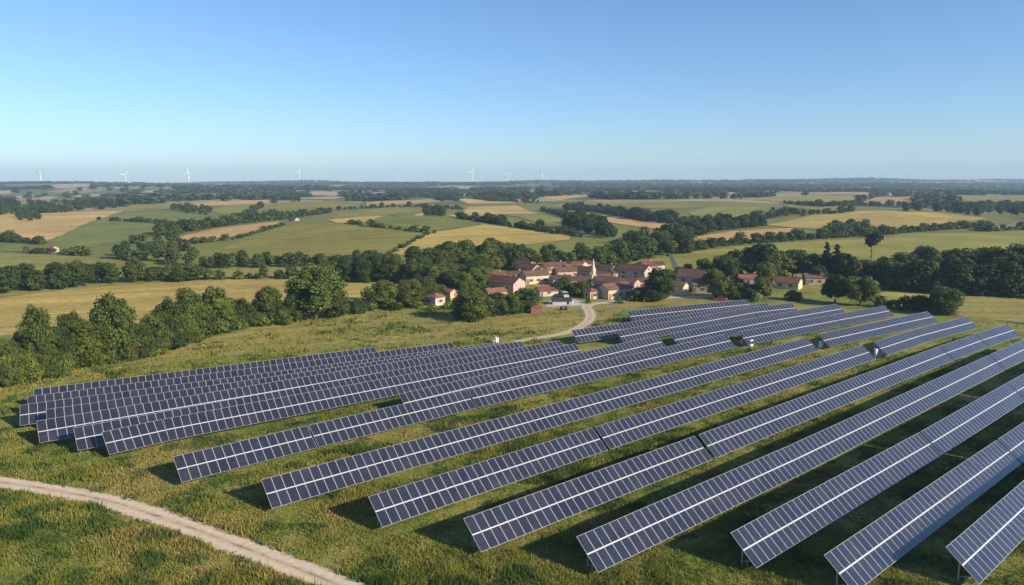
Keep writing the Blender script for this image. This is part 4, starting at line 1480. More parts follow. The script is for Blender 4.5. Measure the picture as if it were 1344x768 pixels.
# keep the clearings in front of open fields free of tall crowns
for zz in (FZ + 1.0, FZ + 9.0):
    pyy = py_of(zz)
    for nm, poly, colr, ang in FIELDS:
        ins = np.zeros(len(FX), bool)
        for i in range(len(poly)):
            (x1, y1), (x2, y2) = poly[i], poly[(i + 1) % len(poly)]
            ins ^= ((y1 > pyy) != (y2 > pyy)) & (pxx < (x2 - x1) * (pyy - y1) / (y2 - y1 + 1e-9) + x1)
        inside_field |= ins
edge = g2.uniform(0, 1, len(FX))
sel = np.nonzero(((kk < 3) | (edge < 0.06)) & ~inside_field)[0][:15000]
for i in sel:
    grow = 1.0 + 0.9 * min(1.0, rs[i] / 5000)
    FAR.append(dict(x=FX[i], y=FY[i], z=FZ[i], h=g2.uniform(6.5, 10.5), w=g2.uniform(1.3, 2.0) * grow, kind="bush" if rs[i] > 2200 else "hedge", tone=("dark", "black", "mid")[int(g2.integers(0, 3))]))
# a coarser crown for these
for kd in ("bush", "hedge"):
    for v in range(len(PROTO[kd])):
        me = crown_mesh("far_crown", 900 + v, lobes_round(900 + v, 7, 4.2, 0.0, 10.0, 2.6, 0.8), 46, 1.9)
        n = len(me.vertices)
        a = np.empty(n * 3, np.float32)
        me.vertices.foreach_get("co", a)
        k = np.empty(n * 4, np.float32)
        me.color_attributes["tint"].data.foreach_get("color", k)
        _ARR[(kd, v, 2)] = (a.reshape(-1, 3), k.reshape(-1, 4))
o = merge_trees("distant_forest", FAR, 2)
tag(o, "Far-off blue-green forest covering the plain and the ridge below the sky", "forest", None, "stuff")
print("trees", len(SOLO), len(MASS), len(FAR), {k: len(v) for k, v in clusters.items()})

# ------------------------------------------------------------------ village houses
CREAM = (0.56, 0.425, 0.325)
STONE = (0.44, 0.37, 0.29)
PINK = (0.54, 0.41, 0.32)
PALE = (0.60, 0.52, 0.42)
TERRA = (0.155, 0.086, 0.062)
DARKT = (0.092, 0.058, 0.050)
REDT = (0.170, 0.075, 0.055)
ORANGE = (0.225, 0.112, 0.072)


def house(px, py, L, W, e, rz, label, wall=CREAM, roofc=TERRA, kind="gable", pitch=0.46, chim=1, wins=(2, 1), door=True, name="house", group="stone houses of the village", cat="house", pt=None):
    """Walls, tiled roof, windows with shutters, door. Ridge along local X; centre of the footprint under the photo pixel."""
    p = at(px, py) if pt is None else pt
    root = empty(name, tuple(p), R(rz))
    tag(root, label, cat, group)
    hw, hl = W / 2, L / 2
    rise = hw * math.tan(pitch)
    mb = MB()
    b = -0.4
    if kind == "gable":
        V = [(-hl, -hw, b), (hl, -hw, b), (hl, hw, b), (-hl, hw, b), (-hl, -hw, e), (hl, -hw, e), (hl, hw, e), (-hl, hw, e), (-hl, 0, e + rise), (hl, 0, e + rise)]
        mb.poly(V, [(0, 1, 5, 4), (2, 3, 7, 6), (1, 2, 6, 9, 5), (3, 0, 4, 8, 7), (4, 5, 9, 8), (6, 7, 8, 9), (3, 2, 1, 0)])
    else:
        mb.box(-hl, hl, -hw, hw, b, e)
    w = mb.build("wall", M["wall"], root)
    w.color = (*[c * rng.uniform(0.92, 1.08) for c in wall], 1)
    mb = MB()
    oh, th, lift = 0.32, 0.13, 0.03
    if kind == "gable":
        for s in (-1, 1):
            cs, sn = math.cos(pitch), math.sin(pitch)
            ye, ze = s * (hw + oh * cs), e - oh * sn + lift
            zr = e + rise + lift
            xl = hl + 0.22
            top = [(-xl, ye, ze), (xl, ye, ze), (xl, 0, zr), (-xl, 0, zr)]
            V = top + [(x, y, z + th) for x, y, z in top]
            mb.poly(V, [(0, 3, 2, 1), (4, 5, 6, 7), (0, 1, 5, 4), (3, 0, 4, 7), (1, 2, 6, 5)])
        mb.tube([(-hl - 0.22, 0, e + rise + th + lift), (hl + 0.22, 0, e + rise + th + lift)], [0.11, 0.11], 6)
    else:
        xl, yl = hl + oh, hw + oh
        rl = 0.0 if kind == "pyramid" else max(0.0, hl - hw * 0.85)
        z0 = e + 0.02
        V = [(-xl, -yl, z0), (xl, -yl, z0), (xl, yl, z0), (-xl, yl, z0), (-xl, -yl, z0 + th), (xl, -yl, z0 + th), (xl, yl, z0 + th), (-xl, yl, z0 + th), (-rl - .01, 0, z0 + th + rise * 1.05), (rl + .01, 0, z0 + th + rise * 1.05)]
        mb.poly(V, [(3, 2, 1, 0), (0, 1, 5, 4), (1, 2, 6, 5), (2, 3, 7, 6), (3, 0, 4, 7), (4, 5, 9, 8), (5, 6, 9), (6, 7, 8, 9), (7, 4, 8)])
    r = mb.build("roof", M["roof"], root)
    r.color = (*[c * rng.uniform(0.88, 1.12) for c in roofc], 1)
    if chim:
        mb = MB()
        x, y = hl * 0.62, hw * 0.25
        zt = e + rise + 0.75
        mb.box(x - 0.3, x + 0.3, y - 0.25, y + 0.25, e + rise * 0.5, zt)
        mb.box(x - 0.36, x + 0.36, y - 0.31, y + 0.31, zt, zt + 0.1)
        c = mb.build("chimney", M["wall"], r)
        c.color = (0.42, 0.30, 0.22, 1)

    def opening(nm, side, u, z0, w_, h_, is_door=False):
        f = MB()
        g = MB()
        d = hw if side in ("front", "back") else hl
        sgn = -1 if side in ("front",) else 1
        if side == "left":
            sgn = -1

        def bx(m, u0, u1, za, zb, d0, d1):
            a, b_ = sgn * (d + d0), sgn * (d + d1)
            lo, hi = min(a, b_), max(a, b_)
            if side in ("front", "back"):
                m.box(u0, u1, lo, hi, za, zb)
            else:
                m.box(lo, hi, u0, u1, za, zb)
        if is_door:
            bx(f, u - w_ / 2, u + w_ / 2, z0, z0 + h_, 0.004, 0.05)
            f.build("door", M["shutter"], root)
            return
        t = 0.09
        bx(f, u - w_ / 2, u - w_ / 2 + t, z0, z0 + h_, 0.004, 0.06)
        bx(f, u + w_ / 2 - t, u + w_ / 2, z0, z0 + h_, 0.004, 0.06)
        bx(f, u - w_ / 2 + t, u + w_ / 2 - t, z0 + h_ - t, z0 + h_, 0.004, 0.06)
        bx(f, u - w_ / 2 + t, u + w_ / 2 - t, z0, z0 + t, 0.004, 0.09)
        for s in (-1, 1):
            bx(f, u + s * (w_ / 2 + 0.25) - 0.23, u + s * (w_ / 2 + 0.25) + 0.23, z0, z0 + h_, 0.006, 0.05)
        fo = f.build("window", M["shutter"], root)
        bx(g, u - w_ / 2 + t, u + w_ / 2 - t, z0 + t, z0 + h_ - t, 0.003, 0.02)
        g.build("pane", M["glass"], fo)

    nf, ng = wins
    zs = [0.95] if e < 3.6 else [0.95, e - 1.55]
    for z0 in zs:
        hh = min(1.15, e - z0 - 0.3)
        if hh < 0.5:
            continue
        for side in ("front", "back"):
            for k in range(nf):
                u = -hl + L * (k + 0.7) / (nf + 0.4)
                opening("window", side, u, z0, 0.66, min(hh, 1.0))
        for side in ("right", "left"):
            for k in range(ng):
                u = -hw + W * (k + 0.5) / ng
                opening("window", side, u + 0.2, z0, 0.6, min(hh, 0.95))
    if kind == "gable" and ng and rise > 1.2:
        opening("window", "right", 0.0, e + 0.15, 0.6, 0.7)
    if door:
        opening("door", "front", -hl + 0.75, 0.0, 0.95, min(2.05, e - 0.3), True)
    return root


G, LR, SH = -36, 40, 26
house(569, 399.5, 6.2, 4.6, 2.6, -38, "small pale stone cottage standing alone left of the village with a hipped roof", PALE, ORANGE, "hip", 0.5, 0, (1, 1))
house(590, 395, 4.0, 3.4, 3.4, -38, "narrow reddish shed right behind the lone stone cottage", PINK, ORANGE, "gable", 0.4, 0, (0, 0), name="outbuilding", cat="shed")
house(557, 391, 2.6, 2.4, 2.3, -38, "tiny brick lean-to hidden by trees left of the lone stone cottage", PINK, TERRA, "gable", 0.35, 0, (0, 0), False, name="outbuilding", cat="shed")
house(647, 371.5, 10, 6.0, 2.9, 22, "long low house at the village's left end, first red roof from the left", PALE, REDT, "gable", 0.42, 1)
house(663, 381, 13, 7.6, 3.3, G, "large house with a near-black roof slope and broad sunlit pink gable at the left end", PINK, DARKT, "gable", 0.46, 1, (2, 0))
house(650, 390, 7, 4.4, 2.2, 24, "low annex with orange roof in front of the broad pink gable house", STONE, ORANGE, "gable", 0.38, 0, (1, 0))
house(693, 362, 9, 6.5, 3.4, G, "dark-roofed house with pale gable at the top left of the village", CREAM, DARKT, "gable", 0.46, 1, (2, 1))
house(702, 371, 10.5, 6.4, 3.2, 24, "wide cream house with purple-brown roof left of the tree-filled yard", PALE, TERRA, "gable", 0.42, 1, (3, 1))
house(727, 358.5, 11, 6.0, 3.2, 22, "long red-roofed house highest in the left half of the village", CREAM, REDT, "gable", 0.42, 1, (3, 1))
house(744, 364, 11, 6.4, 2.8, 20, "broad brown-red roof over a low cream wall behind the yard trees", CREAM, TERRA, "gable", 0.40, 0, (2, 1))
house(717, 387.5, 7, 5.2, 1.9, 20, "low cream outbuilding with red roof behind the slate-roofed shed", PALE, REDT, "gable", 0.42, 0, (1, 0))
house(760, 355, 6, 4.6, 3.0, G, "small orange-roofed house left of the pink spire", PINK, ORANGE, "gable", 0.42, 1, (1, 1))
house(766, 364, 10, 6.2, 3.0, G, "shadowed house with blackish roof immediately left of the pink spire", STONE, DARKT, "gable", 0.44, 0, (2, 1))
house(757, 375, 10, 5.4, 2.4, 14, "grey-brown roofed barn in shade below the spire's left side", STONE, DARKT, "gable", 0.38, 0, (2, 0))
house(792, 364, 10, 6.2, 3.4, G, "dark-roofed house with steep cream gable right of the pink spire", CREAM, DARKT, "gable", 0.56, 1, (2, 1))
house(790, 371, 7, 4.6, 2.2, 18, "small russet-roofed house at the foot of the pink spire", PINK, REDT, "gable", 0.42, 0, (2, 0))
house(799, 378.5, 9, 6.4, 2.8, G, "cream house with wide low gable behind the big corner barn", CREAM, TERRA, "gable", 0.46, 0, (2, 1))
house(806, 390, 11.2, 6.6, 3.3, 34, "big cream corner barn with brown roof beside the gravel path", (0.62, 0.49, 0.36), TERRA, "gable", 0.46, 0, (3, 0))
house(776, 391.5, 3.9, 3.9, 2.5, 32, "tiny square house with pointed pyramid roof beside the gravel path", (0.60, 0.46, 0.32), TERRA, "pyramid", 0.5, 0, (1, 1))
house(832, 367, 13, 8.0, 4.2, G, "large red and black roofed house behind the big round tree", CREAM, DARKT, "gable", 0.46, 1, (2, 1))
house(847, 362, 9, 7.0, 4.4, 20, "bright red hipped roof house highest in the right half", CREAM, REDT, "hip", 0.46, 1, (2, 1))
house(836, 378.5, 11, 5.4, 2.7, 22, "long dark red roof over cream wall left of the big round tree", CREAM, DARKT, "gable", 0.40, 0, (3, 0))
house(825, 381, 7, 5.0, 3.2, G, "rough grey stone barn behind the corner barn's right end", STONE, TERRA, "gable", 0.42, 0, (1, 1))
house(856, 390.5, 4.6, 3.6, 2.2, 34, "small cream outhouse under the big round tree", PALE, TERRA, "gable", 0.4, 0, (1, 0))
house(858, 356, 8, 5.4, 3.0, 16, "dark roofed house with a white chimney at the village's upper right edge", PALE, DARKT, "gable", 0.42, 1, (2, 1))
house(886, 386, 8.0, 4.8, 3.3, G, "narrow house with sunlit cream gable beside the village street", (0.62, 0.50, 0.34), TERRA, "gable", 0.5, 0, (1, 0))
house(880, 374, 7, 5.0, 2.8, 20, "black-roofed shed behind the narrow cream gable house", STONE, DARKT, "gable", 0.35, 0, (1, 0))
house(909, 377, 10.5, 8.0, 4.2, G, "tallest barn at the village's right end with sunlit cream gable", (0.62, 0.51, 0.36), TERRA, "gable", 0.58, 0, (2, 1))
house(930, 383.5, 11.5, 6.0, 2.9, -12, "long low barn with orange-brown roof in front of the tallest barn", STONE, ORANGE, "gable", 0.46, 0, (2, 0))
house(981, 373, 7, 5.0, 2.6, -12, "house half hidden behind the slender light green tree, left orange roof", PINK, ORANGE, "gable", 0.40, 0, (1, 0))
house(1018, 367, 5, 4.0, 2.6, -12, "small orange roof just right of the slender light green tree", PINK, ORANGE, "gable", 0.40, 0, (1, 0))
house(1033, 378, 9.6, 6.0, 2.5, -36, "dark red roofed cottage with bright cream gable among the right-hand trees", (0.64, 0.53, 0.36), TERRA, "gable", 0.50, 1, (2, 0))
house(1073, 373, 10.5, 5.8, 2.8, -8, "long grey house with brown roof at the far right of the village", STONE, TERRA, "gable", 0.42, 1, (3, 0))
FARG = "far farm buildings among the fields"
house(69, 331, 5.5, 4, 2.2, -30, "lone farmhouse with orange roof at the left edge fields", PINK, ORANGE, "gable", 0.45, 0, (2, 1), group=FARG, name="farmhouse")
house(144, 267.5, 24, 12, 7, -20, "pale pink farmhouse on the skyline fields at the far left", (0.62, 0.42, 0.33), ORANGE, "gable", 0.4, 0, (3, 1), group=FARG, name="farmhouse")
house(128, 268, 22, 11, 6, -20, "low pale barn left of the pink skyline farmhouse", (0.55, 0.45, 0.36), TERRA, "gable", 0.4, 0, (2, 1), group=FARG, name="farmhouse")
house(386, 290, 6, 4.5, 1.6, -25, "low farm with brown roof hidden in the tree band left of centre", STONE, DARKT, "gable", 0.4, 0, (2, 1), group=FARG, name="farmhouse")

house(676, 369, 7, 5, 2.8, 22, "cream house with white chimney between the two leftmost large roofs", PALE, DARKT, "gable", 0.42, 1, (1, 1))
house(688, 356, 9, 6, 3.2, G, "blackish roof at the top left edge of the village", CREAM, DARKT, "gable", 0.44, 0, (1, 1))
house(713, 364, 8, 5.5, 3.0, G, "orange hipped roof squeezed between the long red and purple-brown roofs", PINK, ORANGE, "hip", 0.42, 0, (1, 1))
house(752, 359, 8, 5.0, 2.8, 22, "low brown roof between the long red roof and the spire", CREAM, TERRA, "gable", 0.40, 0, (1, 1))
house(736, 373, 8, 5.0, 2.4, 16, "dark grey-brown barn behind the yard trees", STONE, DARKT, "gable", 0.38, 0, (1, 0))
house(812, 366, 8, 5.0, 2.8, 22, "low stone house with dark roof between spire gables and the large red roof", STONE, DARKT, "gable", 0.40, 0, (1, 1))
house(870, 382, 5, 4.0, 2.6, G, "small stone house hidden behind the big round tree", STONE, TERRA, "gable", 0.44, 0, (1, 0))
house(772, 353.5, 8, 5, 2.8, 22, "rearmost dark roof behind the pink spire", STONE, DARKT, "gable", 0.40, 0, (1, 0))
# church: square tower with a tall tapering stone spire
p = at(778.3, 371.5)
root = empty("church_tower", tuple(p), R(20))
tag(root, "pink stone church tower with tall pointed spire in the middle of the village", "church")
mb = MB()
mb.box(-1.0, 1.0, -1.0, 1.0, -0.4, 3.1)
mb.box(-1.05, 1.05, -1.05, 1.05, 3.1, 3.3)
o = mb.build("tower", M["wall"], root)
o.color = (0.60, 0.46, 0.38, 1)
mb = MB()
n = 8
for i in range(n):
    a0, a1 = 2 * math.pi * (i + .5) / n, 2 * math.pi * (i + 1.5) / n
    r0, r1, r2 = 0.92, 0.80, 0.10
    z0, z1, z2 = 3.3, 5.6, 9.7
    mb.face([(r0 * math.cos(a0), r0 * math.sin(a0), z0), (r0 * math.cos(a1), r0 * math.sin(a1), z0), (r1 * math.cos(a1), r1 * math.sin(a1), z1), (r1 * math.cos(a0), r1 * math.sin(a0), z1)])
    mb.face([(r1 * math.cos(a0), r1 * math.sin(a0), z1), (r1 * math.cos(a1), r1 * math.sin(a1), z1), (r2 * math.cos(a1), r2 * math.sin(a1), z2), (r2 * math.cos(a0), r2 * math.sin(a0), z2)])
mb.face([(0.1 * math.cos(2 * math.pi * (i + .5) / n), 0.1 * math.sin(2 * math.pi * (i + .5) / n), 9.7) for i in range(n)])
o = mb.build("spire", M["wall"], root)
o.color = (0.68, 0.51, 0.43, 1)
mb = MB()
for s in (-1, 1):
    mb.box(-0.22, 0.22, min(s * 0.955, s * 0.99), max(s * 0.955, s * 0.99), 1.7, 2.7)
    mb.box(min(s * 0.955, s * 0.99), max(s * 0.955, s * 0.99), -0.22, 0.22, 1.7, 2.7)
mb.build("louvred_openings", M["glass"], root)

# low shed with a blue sheet roof, by the yard
p = at(738, 399)
root = empty("sheet_roof_shed", tuple(p), R(4))
tag(root, "low white shed with a dark slate-blue sheet roof by the paved yard", "shed")
mb = MB()
mb.box(-3.4, 2.7, -1.3, 1.3, -0.3, 1.15)
mb.build("wall", M["pave"], root)
mb = MB()
mb.poly([(-3.7, -1.7, 1.18), (3.1, -1.7, 1.18), (3.1, 1.6, 1.95), (-3.7, 1.6, 1.95), (-3.7, -1.7, 1.26), (3.1, -1.7, 1.26), (3.1, 1.6, 2.03), (-3.7, 1.6, 2.03)],
        [(3, 2, 1, 0), (4, 5, 6, 7), (0, 1, 5, 4), (1, 2, 6, 5), (2, 3, 7, 6), (3, 0, 4, 7)])
mb.build("roof", M["blue"], root)
mb = MB()
mb.box(1.3, 2.1, -1.34, -1.304, 0.0, 1.05)
mb.build("door", M["glass"], root)
mb = MB()
mb.box(2.75, 3.6, -1.45, -0.5, -0.3, 1.3)
mb.build("stone_pier", M["pave"], root)

# red boarded shed under the front trees
p = at(702.5, 411)
root = empty("boarded_shed", tuple(p), R(14))
tag(root, "small red boarded shed at the right end of the front tree row", "shed")
mb = MB()
mb.poly([(-1.6, -0.9, -0.2), (1.9, -0.9, -0.2), (1.9, 0.9, -0.2), (-1.6, 0.9, -0.2), (-1.6, -0.9, 1.9), (1.9, -0.9, 1.75), (1.9, 0.9, 2.15), (-1.6, 0.9, 2.3)],
        [(3, 2, 1, 0), (0, 1, 5, 4), (1, 2, 6, 5), (2, 3, 7, 6), (3, 0, 4, 7), (4, 5, 6, 7)])
mb.build("wall", M["brick"], root)
mb = MB()
mb.poly([(-1.75, -1.1, 1.9), (2.05, -1.1, 1.74), (2.05, 1.1, 2.2), (-1.75, 1.1, 2.36), (-1.75, -1.1, 1.97), (2.05, -1.1, 1.81), (2.05, 1.1, 2.27), (-1.75, 1.1, 2.43)],
        [(3, 2, 1, 0), (4, 5, 6, 7), (0, 1, 5, 4), (1, 2, 6, 5), (2, 3, 7, 6), (3, 0, 4, 7)])
o = mb.build("roof", M["roof"], root)
o.color = (0.26, 0.10, 0.07, 1)
mb = MB()
mb.box(-1.64, -1.604, -0.55, 0.45, 0.0, 1.7)
mb.build("door", M["rubber"], root)


# vehicles
def car(name, px, py, rz, label, paint, cat, kind="pickup"):
    p = at(px, py)
    root = empty(name, tuple(p), R(rz))
    tag(root, label, cat)
    L, W = 4.4, 1.75
    if kind == "pickup":
        prof = [(-2.2, .45), (-2.2, .95), (-1.0, 1.0), (-0.8, 1.0), (-0.55, 1.62), (0.55, 1.66), (1.05, 1.05), (2.1, .88), (2.2, .45)]
    else:
        prof = [(-2.3, .4), (-2.35, 1.7), (-2.1, 1.98), (1.0, 1.98), (1.55, 1.25), (2.2, 1.0), (2.3, .4)]
    mb = MB()
    n = len(prof)
    V = [(x, -W / 2 + (0.1 if z > 1.2 else 0), z) for x, z in prof] + [(x, W / 2 - (0.1 if z > 1.2 else 0), z) for x, z in prof]
    mb.poly(V, [tuple(range(n)), tuple(range(2 * n - 1, n - 1, -1))] + [(i, n + i, n + (i + 1) % n, (i + 1) % n) for i in range(n)])
    mb.build("body", paint, root)
    mb = MB()
    if kind == "pickup":
        for s in (-1, 1):
            y = s * (W / 2 - 0.04)
            mb.box(-0.5, 0.62, min(y, y + s * .012), max(y, y + s * .012), 1.08, 1.5)
        mb.poly([(0.60, -0.68, 1.63), (0.60, 0.68, 1.63), (1.07, 0.74, 1.09), (1.07, -0.74, 1.09)], [(0, 3, 2, 1)])
    else:
        for s in (-1, 1):
            y = s * (W / 2 - 0.09)
            mb.box(0.1, 1.0, min(y, y + s * .06), max(y, y + s * .06), 1.25, 1.75)
        mb.poly([(1.07, -0.72, 1.92), (1.07, 0.72, 1.92), (1.60, 0.76, 1.28), (1.60, -0.76, 1.28)], [(0, 3, 2, 1)])
    mb.build("windows", M["glass"], root)
    wl = MB()
    wl.tube([(0, -0.11, 0), (0, 0.11, 0)], [0.34, 0.34], 14)
    wm = wl.mesh("wheel", M["rubber"])
    rm = MB()
    rm.tube([(0, -0.115, 0), (0, 0.115, 0)], [0.19, 0.19], 10)
    rim = rm.mesh("rim", M["alu"])
    for x in (-1.4, 1.35):
        for y in (-0.8, 0.8):
            w = link("wheel", wm, root)
            w.location = (x, y, 0.34)
            link("rim", rim, w)
    for y in (-0.62, 0.62):
        h = MB()
        zz = 0.72 if kind == "pickup" else 0.78
        h.box(2.16, 2.32, y - 0.16, y + 0.16, zz - 0.08, zz + 0.08)
        h.build("headlight", M["white"], root)
    return root


car("pickup_truck", 945, 394.5, -20, "dark red pickup parked on the village street behind the solar rows", M["red"], "pickup", "pickup")
car("parked_van", 741.5, 390.5, -80, "small pale van parked behind the slate-roofed shed", M["pave"], "van", "van")


# dark wrapped round bales on the grass below the yard
def bale(px, py, rz, label):
    p = at(px, py)
    mb = MB()
    n = 16
    prof = [(-0.6, 0.50), (-0.58, 0.60), (-0.3, 0.66), (0.3, 0.66), (0.58, 0.60), (0.6, 0.50)]
    mb.tube([(x, 0, 0.62) for x, _ in prof], [r for _, r in prof], n)
    o = mb.build("round_bale", M["bale"], None, True)
    o.location = tuple(p)
    o.rotation_euler = (0, 0, R(rz))
    tag(o, label, "bale", "dark round bales on the grass below the yard")


bale(738.2, 407.2, 30, "left of two dark wrapped round bales below the paved yard")
bale(742.2, 407.0, -15, "right of two dark wrapped round bales below the paved yard")


# inverter cabinets at the row ends
def cabinet(px, py, w, d, h, rz, label, mat="cabinet"):
    lid = M["white"] if mat == "white" else M[mat]
    p = at(px, py)
    root = empty("inverter_cabinet", tuple(p), R(rz))
    tag(root, label, "cabinet", "inverter cabinets at the row ends")
    mb = MB()
    mb.box(-w / 2, w / 2, -d / 2, d / 2, 0.15, h)
    mb.build("housing", M[mat], root)
    mb = MB()
    mb.poly([(-w / 2 - .08, -d / 2 - .1, h + .002), (w / 2 + .08, -d / 2 - .1, h + .002), (w / 2 + .08, d / 2 + .08, h + .1), (-w / 2 - .08, d / 2 + .08, h + .1),
             (-w / 2 - .08, -d / 2 - .1, h + .06), (w / 2 + .08, -d / 2 - .1, h + .06), (w / 2 + .08, d / 2 + .08, h + .16), (-w / 2 - .08, d / 2 + .08, h + .16)],
            [(3, 2, 1, 0), (4, 5, 6, 7), (0, 1, 5, 4), (1, 2, 6, 5), (2, 3, 7, 6), (3, 0, 4, 7)])
    mb.build("cover", lid, root)
    mb = MB()
    mb.box(-w / 2 + .06, w / 2 - .06, -d / 2 - .03, -d / 2 - .004, 0.25, h - .08)
    mb.build("door", lid, root)
    mb = MB()
    mb.box(-w / 2 - .05, w / 2 + .05, -d / 2 - .05, d / 2 + .05, -0.3, 0.149)
    mb.build("plinth", M["pave"], root)


cabinet(985, 454, 1.1, 0.8, 1.45, 40, "wide white cabinet at the left end of the eighth row's far section", "white")
cabinet(973.5, 452, 0.5, 0.5, 1.0, 40, "small grey cabinet left of the wide white cabinet at the eighth row's gap")
cabinet(1077, 457, 0.75, 0.6, 1.55, 20, "narrow white cabinet in the gap of the seventh row", "white")
cabinet(1150, 468.5, 0.8, 0.6, 1.8, 15, "taller of the paired white cabinets in the sixth row's gap", "white")
cabinet(1157, 468, 0.6, 0.6, 1.2, 15, "shorter of the paired white cabinets in the sixth row's gap")
cabinet(652, 450, 0.75, 0.7, 1.25, 20, "pale cabinet standing on the meadow behind the rear solar rows")
cabinet(648, 450.5, 0.6, 0.6, 0.8, 20, "low grey box left of the pale cabinet on the meadow", "steel")

# young sapling stake by the tall hedge
p = at(86, 495)
mb = MB()
mb.tube([(0, 0, -0.3), (0.05, 0, 1.3), (0.02, 0.02, 2.6)], [0.05, 0.045, 0.03], 6)
o = mb.build("wooden_stake", M["wood"], None)
o.location = tuple(p)
tag(o, "thin dark wooden stake standing at the foot of the tall left hedge", "stake")


# ------------------------------------------------------------------ wind turbines on the ridge
def turbine(px, hub_py, dist, rot, label):
    d = px_ray(px, hub_py)
    d = d / d[1]
    x, y = d[0] * dist, dist
    gz = float(height(x, y))
    hub = CAM_H + d[2] * dist - gz
    root = empty("wind_turbine", (x, y, gz), R(rng.uniform(-25, 25)))
    tag(root, label, "wind turbine", "white wind turbines on the skyline")
    mb = MB()
    mb.tube([(0, 0, -4), (0, 0, hub * 0.5), (0, 0, hub - 1.5)], [4.2, 3.5, 2.7], 12)
    mb.build("tower", M["white"], root, True)
    mb = MB()
    mb.tube([(0, -5, hub), (0, -3.5, hub), (0, 5, hub), (0, 7, hub)], [2.2, 3.0, 3.0, 2.0], 10)
    mb.build("nacelle", M["white"], root, True)
    rotor = MB()
    rotor.tube([(0, -5.2, 0), (0, -7.5, 0), (0, -9, 0)], [2.2, 2.0, 0.4], 10)
    h = rotor.build("hub", M["white"], root, True)
    h.location = (0, 0, hub)
    bm_ = MB()
    prof = [(2, 1.1, 0.9), (8, 2.4, 0.6), (20, 1.8, 0.4), (36, 0.7, 0.2)]
    V = []
    for z, c, t in prof:
        V += [(-c * 0.4, -6.5 - t, z), (c, -6.5, z), (-c * 0.4, -6.5 + t, z)]
    F = []
    for i in range(3):
        for k in range(3):
            F.append((i * 3 + k, i * 3 + (k + 1) % 3, i * 3 + 3 + (k + 1) % 3, i * 3 + 3 + k))
    F += [(9, 10, 11), (2, 1, 0)]
    bm_.poly(V, F)
    me = bm_.mesh("blade", M["white"])
    for k in range(3):
        b = link("blade", me, h)
        b.rotation_euler = (0, R(rot + 120 * k), 0)
        b.scale = (2.0, 1.8, 1.05)


for i, (px, hy, di, rot, side) in enumerate([(52.5, 226, 5300, 8, "leftmost wind turbine on the skyline"), (164, 229.5, 5600, 40, "second wind turbine from the left, shortest of the bright ones"),
                                             (247, 226.5, 5300, 0, "third wind turbine from the left on the skyline"), (392.5, 227, 5600, 20, "fourth wind turbine from the left, above the big green hill field"),
                                             (522, 227, 7200, 15, "faint fifth wind turbine from the left, left of centre skyline"), (619.5, 226, 5900, 30, "sixth wind turbine from the left, near the centre skyline"),
                                             (667, 228, 7600, 50, "faint seventh wind turbine from the left, just left of the rightmost"), (711.5, 225, 5900, 0, "rightmost wind turbine on the skyline")]):
    turbine(px, hy, di, rot, side + " with white tower")

# ------------------------------------------------------------------ rough grass
def dist_to_line(x, y, pts):
    P = np.array([p[:2] for p in pts])
    best = np.full(len(x), 1e9)
    for i in range(len(P) - 1):
        a, b = P[i], P[i + 1]
        ab = b - a
        t = np.clip(((x - a[0]) * ab[0] + (y - a[1]) * ab[1]) / (ab @ ab + 1e-9), 0, 1)
        best = np.minimum(best, (x - a[0] - t * ab[0]) ** 2 + (y - a[1] - t * ab[1]) ** 2)
    return np.sqrt(best)


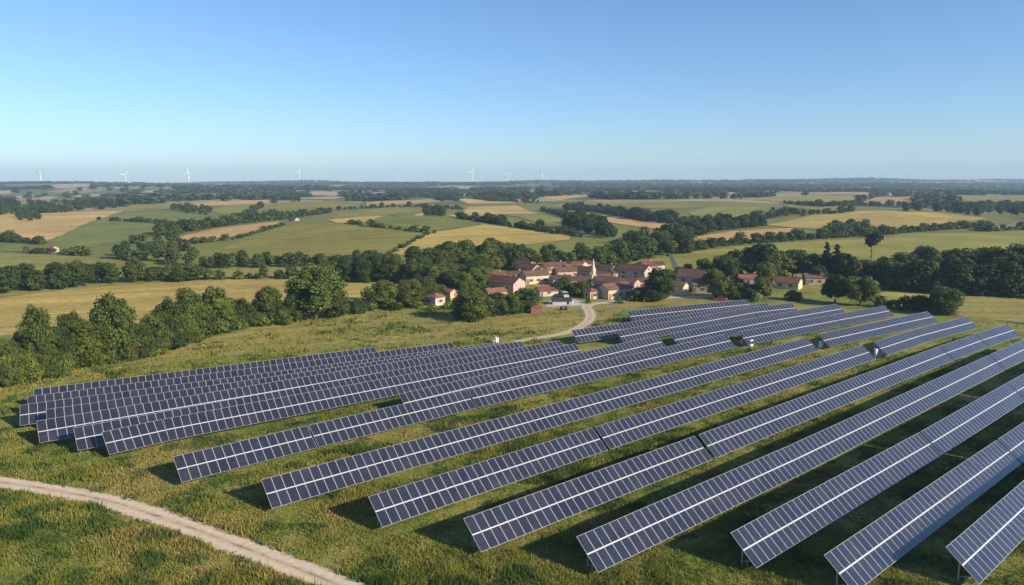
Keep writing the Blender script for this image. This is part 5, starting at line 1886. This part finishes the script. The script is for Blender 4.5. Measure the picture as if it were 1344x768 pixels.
def build_grass():
    g = np.random.default_rng(3)
    N = 520000
    # density falls with distance
    r = 46 * np.exp(g.uniform(0, 1, N) * math.log(250 / 46.0))
    a = g.uniform(-0.72, 0.72, N)
    x, y = r * np.sin(a), r * np.cos(a)
    tall = grid_noise(x, y, 6.5, 8) * 0.6 + grid_noise(x, y, 2.2, 9) * 0.4
    keep = (g.uniform(0, 1, N) < 0.16 + 1.5 * tall ** 1.6)
    dt = dist_to_line(x, y, track_line)
    keep &= (dt > 1.30 + g.uniform(0, 0.75, N))
    dp = dist_to_line(x, y, path_line)
    keep &= (dp > 1.9)
    W = np.array([at(*p)[:2] for p in [(-60, 397), (0, 391), (187, 372), (300, 367), (448, 371), (500, 373), (492, 385), (470, 394), (400, 408), (330, 440), (0, 500), (-60, 520)]])
    ins = np.zeros(N, bool)
    for i in range(len(W)):
        (x1, y1), (x2, y2) = W[i], W[(i + 1) % len(W)]
        ins ^= ((y1 > y) != (y2 > y)) & (x < (x2 - x1) * (y - y1) / (y2 - y1 + 1e-9) + x1)
    keep &= ~ins
    keep &= (g.uniform(0, 1, N) < np.clip(1.35 - (r - 120) / 75.0, 0.12, 1))
    keep &= ~((r > 225) & (x > -70) & (x < 130))
    # mown under and between the tables: shorter
    short = np.ones(N)
    for q0, q1 in SEGS_ALL:
        d = dist_to_line(x, y, [q0, q1])
        short = np.where(d < 4.5, 0.55, short)
    x, y, r, tall, short, dt = x[keep], y[keep], r[keep], tall[keep], short[keep], dt[keep]
    n = len(x)
    z = height(x, y)
    nb = 3
    hgt = (0.16 + 1.05 * tall ** 2.2 * g.uniform(0.5, 1.4, n)) * short
    wid = (0.022 + 0.0006 * r)
    weed = grid_noise(x, y, 2.6, 12) * 0.7 + grid_noise(x, y, 11.0, 13) * 0.3 > 0.64
    hgt = hgt * np.where(weed, 1.45, 1.0)
    V, C = [], []
    for k in range(nb):
        th = g.uniform(0, 2 * math.pi, n)
        bx, by = np.cos(th), np.sin(th)
        ox, oy = g.normal(0, 0.14, n), g.normal(0, 0.14, n)
        lean = g.uniform(0.1, 0.55, n) * hgt
        lth = g.uniform(0, 2 * math.pi, n)
        hh = hgt * g.uniform(0.6, 1.15, n)
        ww = wid * g.uniform(0.7, 1.4, n)
        p0 = np.stack([x + ox - bx * ww, y + oy - by * ww, z - 0.03], 1)
        p1 = np.stack([x + ox + bx * ww, y + oy + by * ww, z - 0.03], 1)
        p2 = np.stack([x + ox + np.cos(lth) * lean, y + oy + np.sin(lth) * lean, z + hh], 1)
        V.append(np.stack([p0, p1, p2], 1).reshape(-1, 3))
        t = g.uniform(0.9, 1.3, n) * np.where(weed, 0.62, 1.0)
        c = np.ones((n, 4))
        c[:, 0] = t * g.uniform(0.92, 1.12, n) * np.where(weed, 0.72, 1.0)
        c[:, 1] = t
        c[:, 2] = t * g.uniform(0.8, 1.0, n)
        C.append(np.repeat(c, 3, 0))
    me = fast_mesh("meadow_grass", np.vstack(V), 3, M["grass"], np.vstack(C))
    tag(link("meadow_grass", me), "Rough summer grass, green and straw coloured, over the solar field and meadow", "grass", None, "stuff")


build_grass()

# ------------------------------------------------------------------ haze
mb = MB()
mb.box(-8800, 8800, -300, 8900, -6.0, 175.0)
haze_mat = bpy.data.materials.new("haze")
haze_mat.use_nodes = True
nt = haze_mat.node_tree
nt.nodes.remove(nt.nodes["Principled BSDF"])
pv = nt.nodes.new("ShaderNodeVolumePrincipled")
pv.inputs["Color"].default_value = (0.52, 0.76, 1.0, 1)
pv.inputs["Density"].default_value = 0.000125
pv.inputs["Anisotropy"].default_value = 0.0
pv.inputs["Density Attribute"].default_value = ""
nt.links.new(pv.outputs[0], nt.nodes["Material Output"].inputs["Volume"])
haze_mat.cycles.homogeneous_volume = True
hz = mb.build("haze", haze_mat)
tag(hz, "Thin blue summer haze over the whole plain", "haze", None, "stuff")
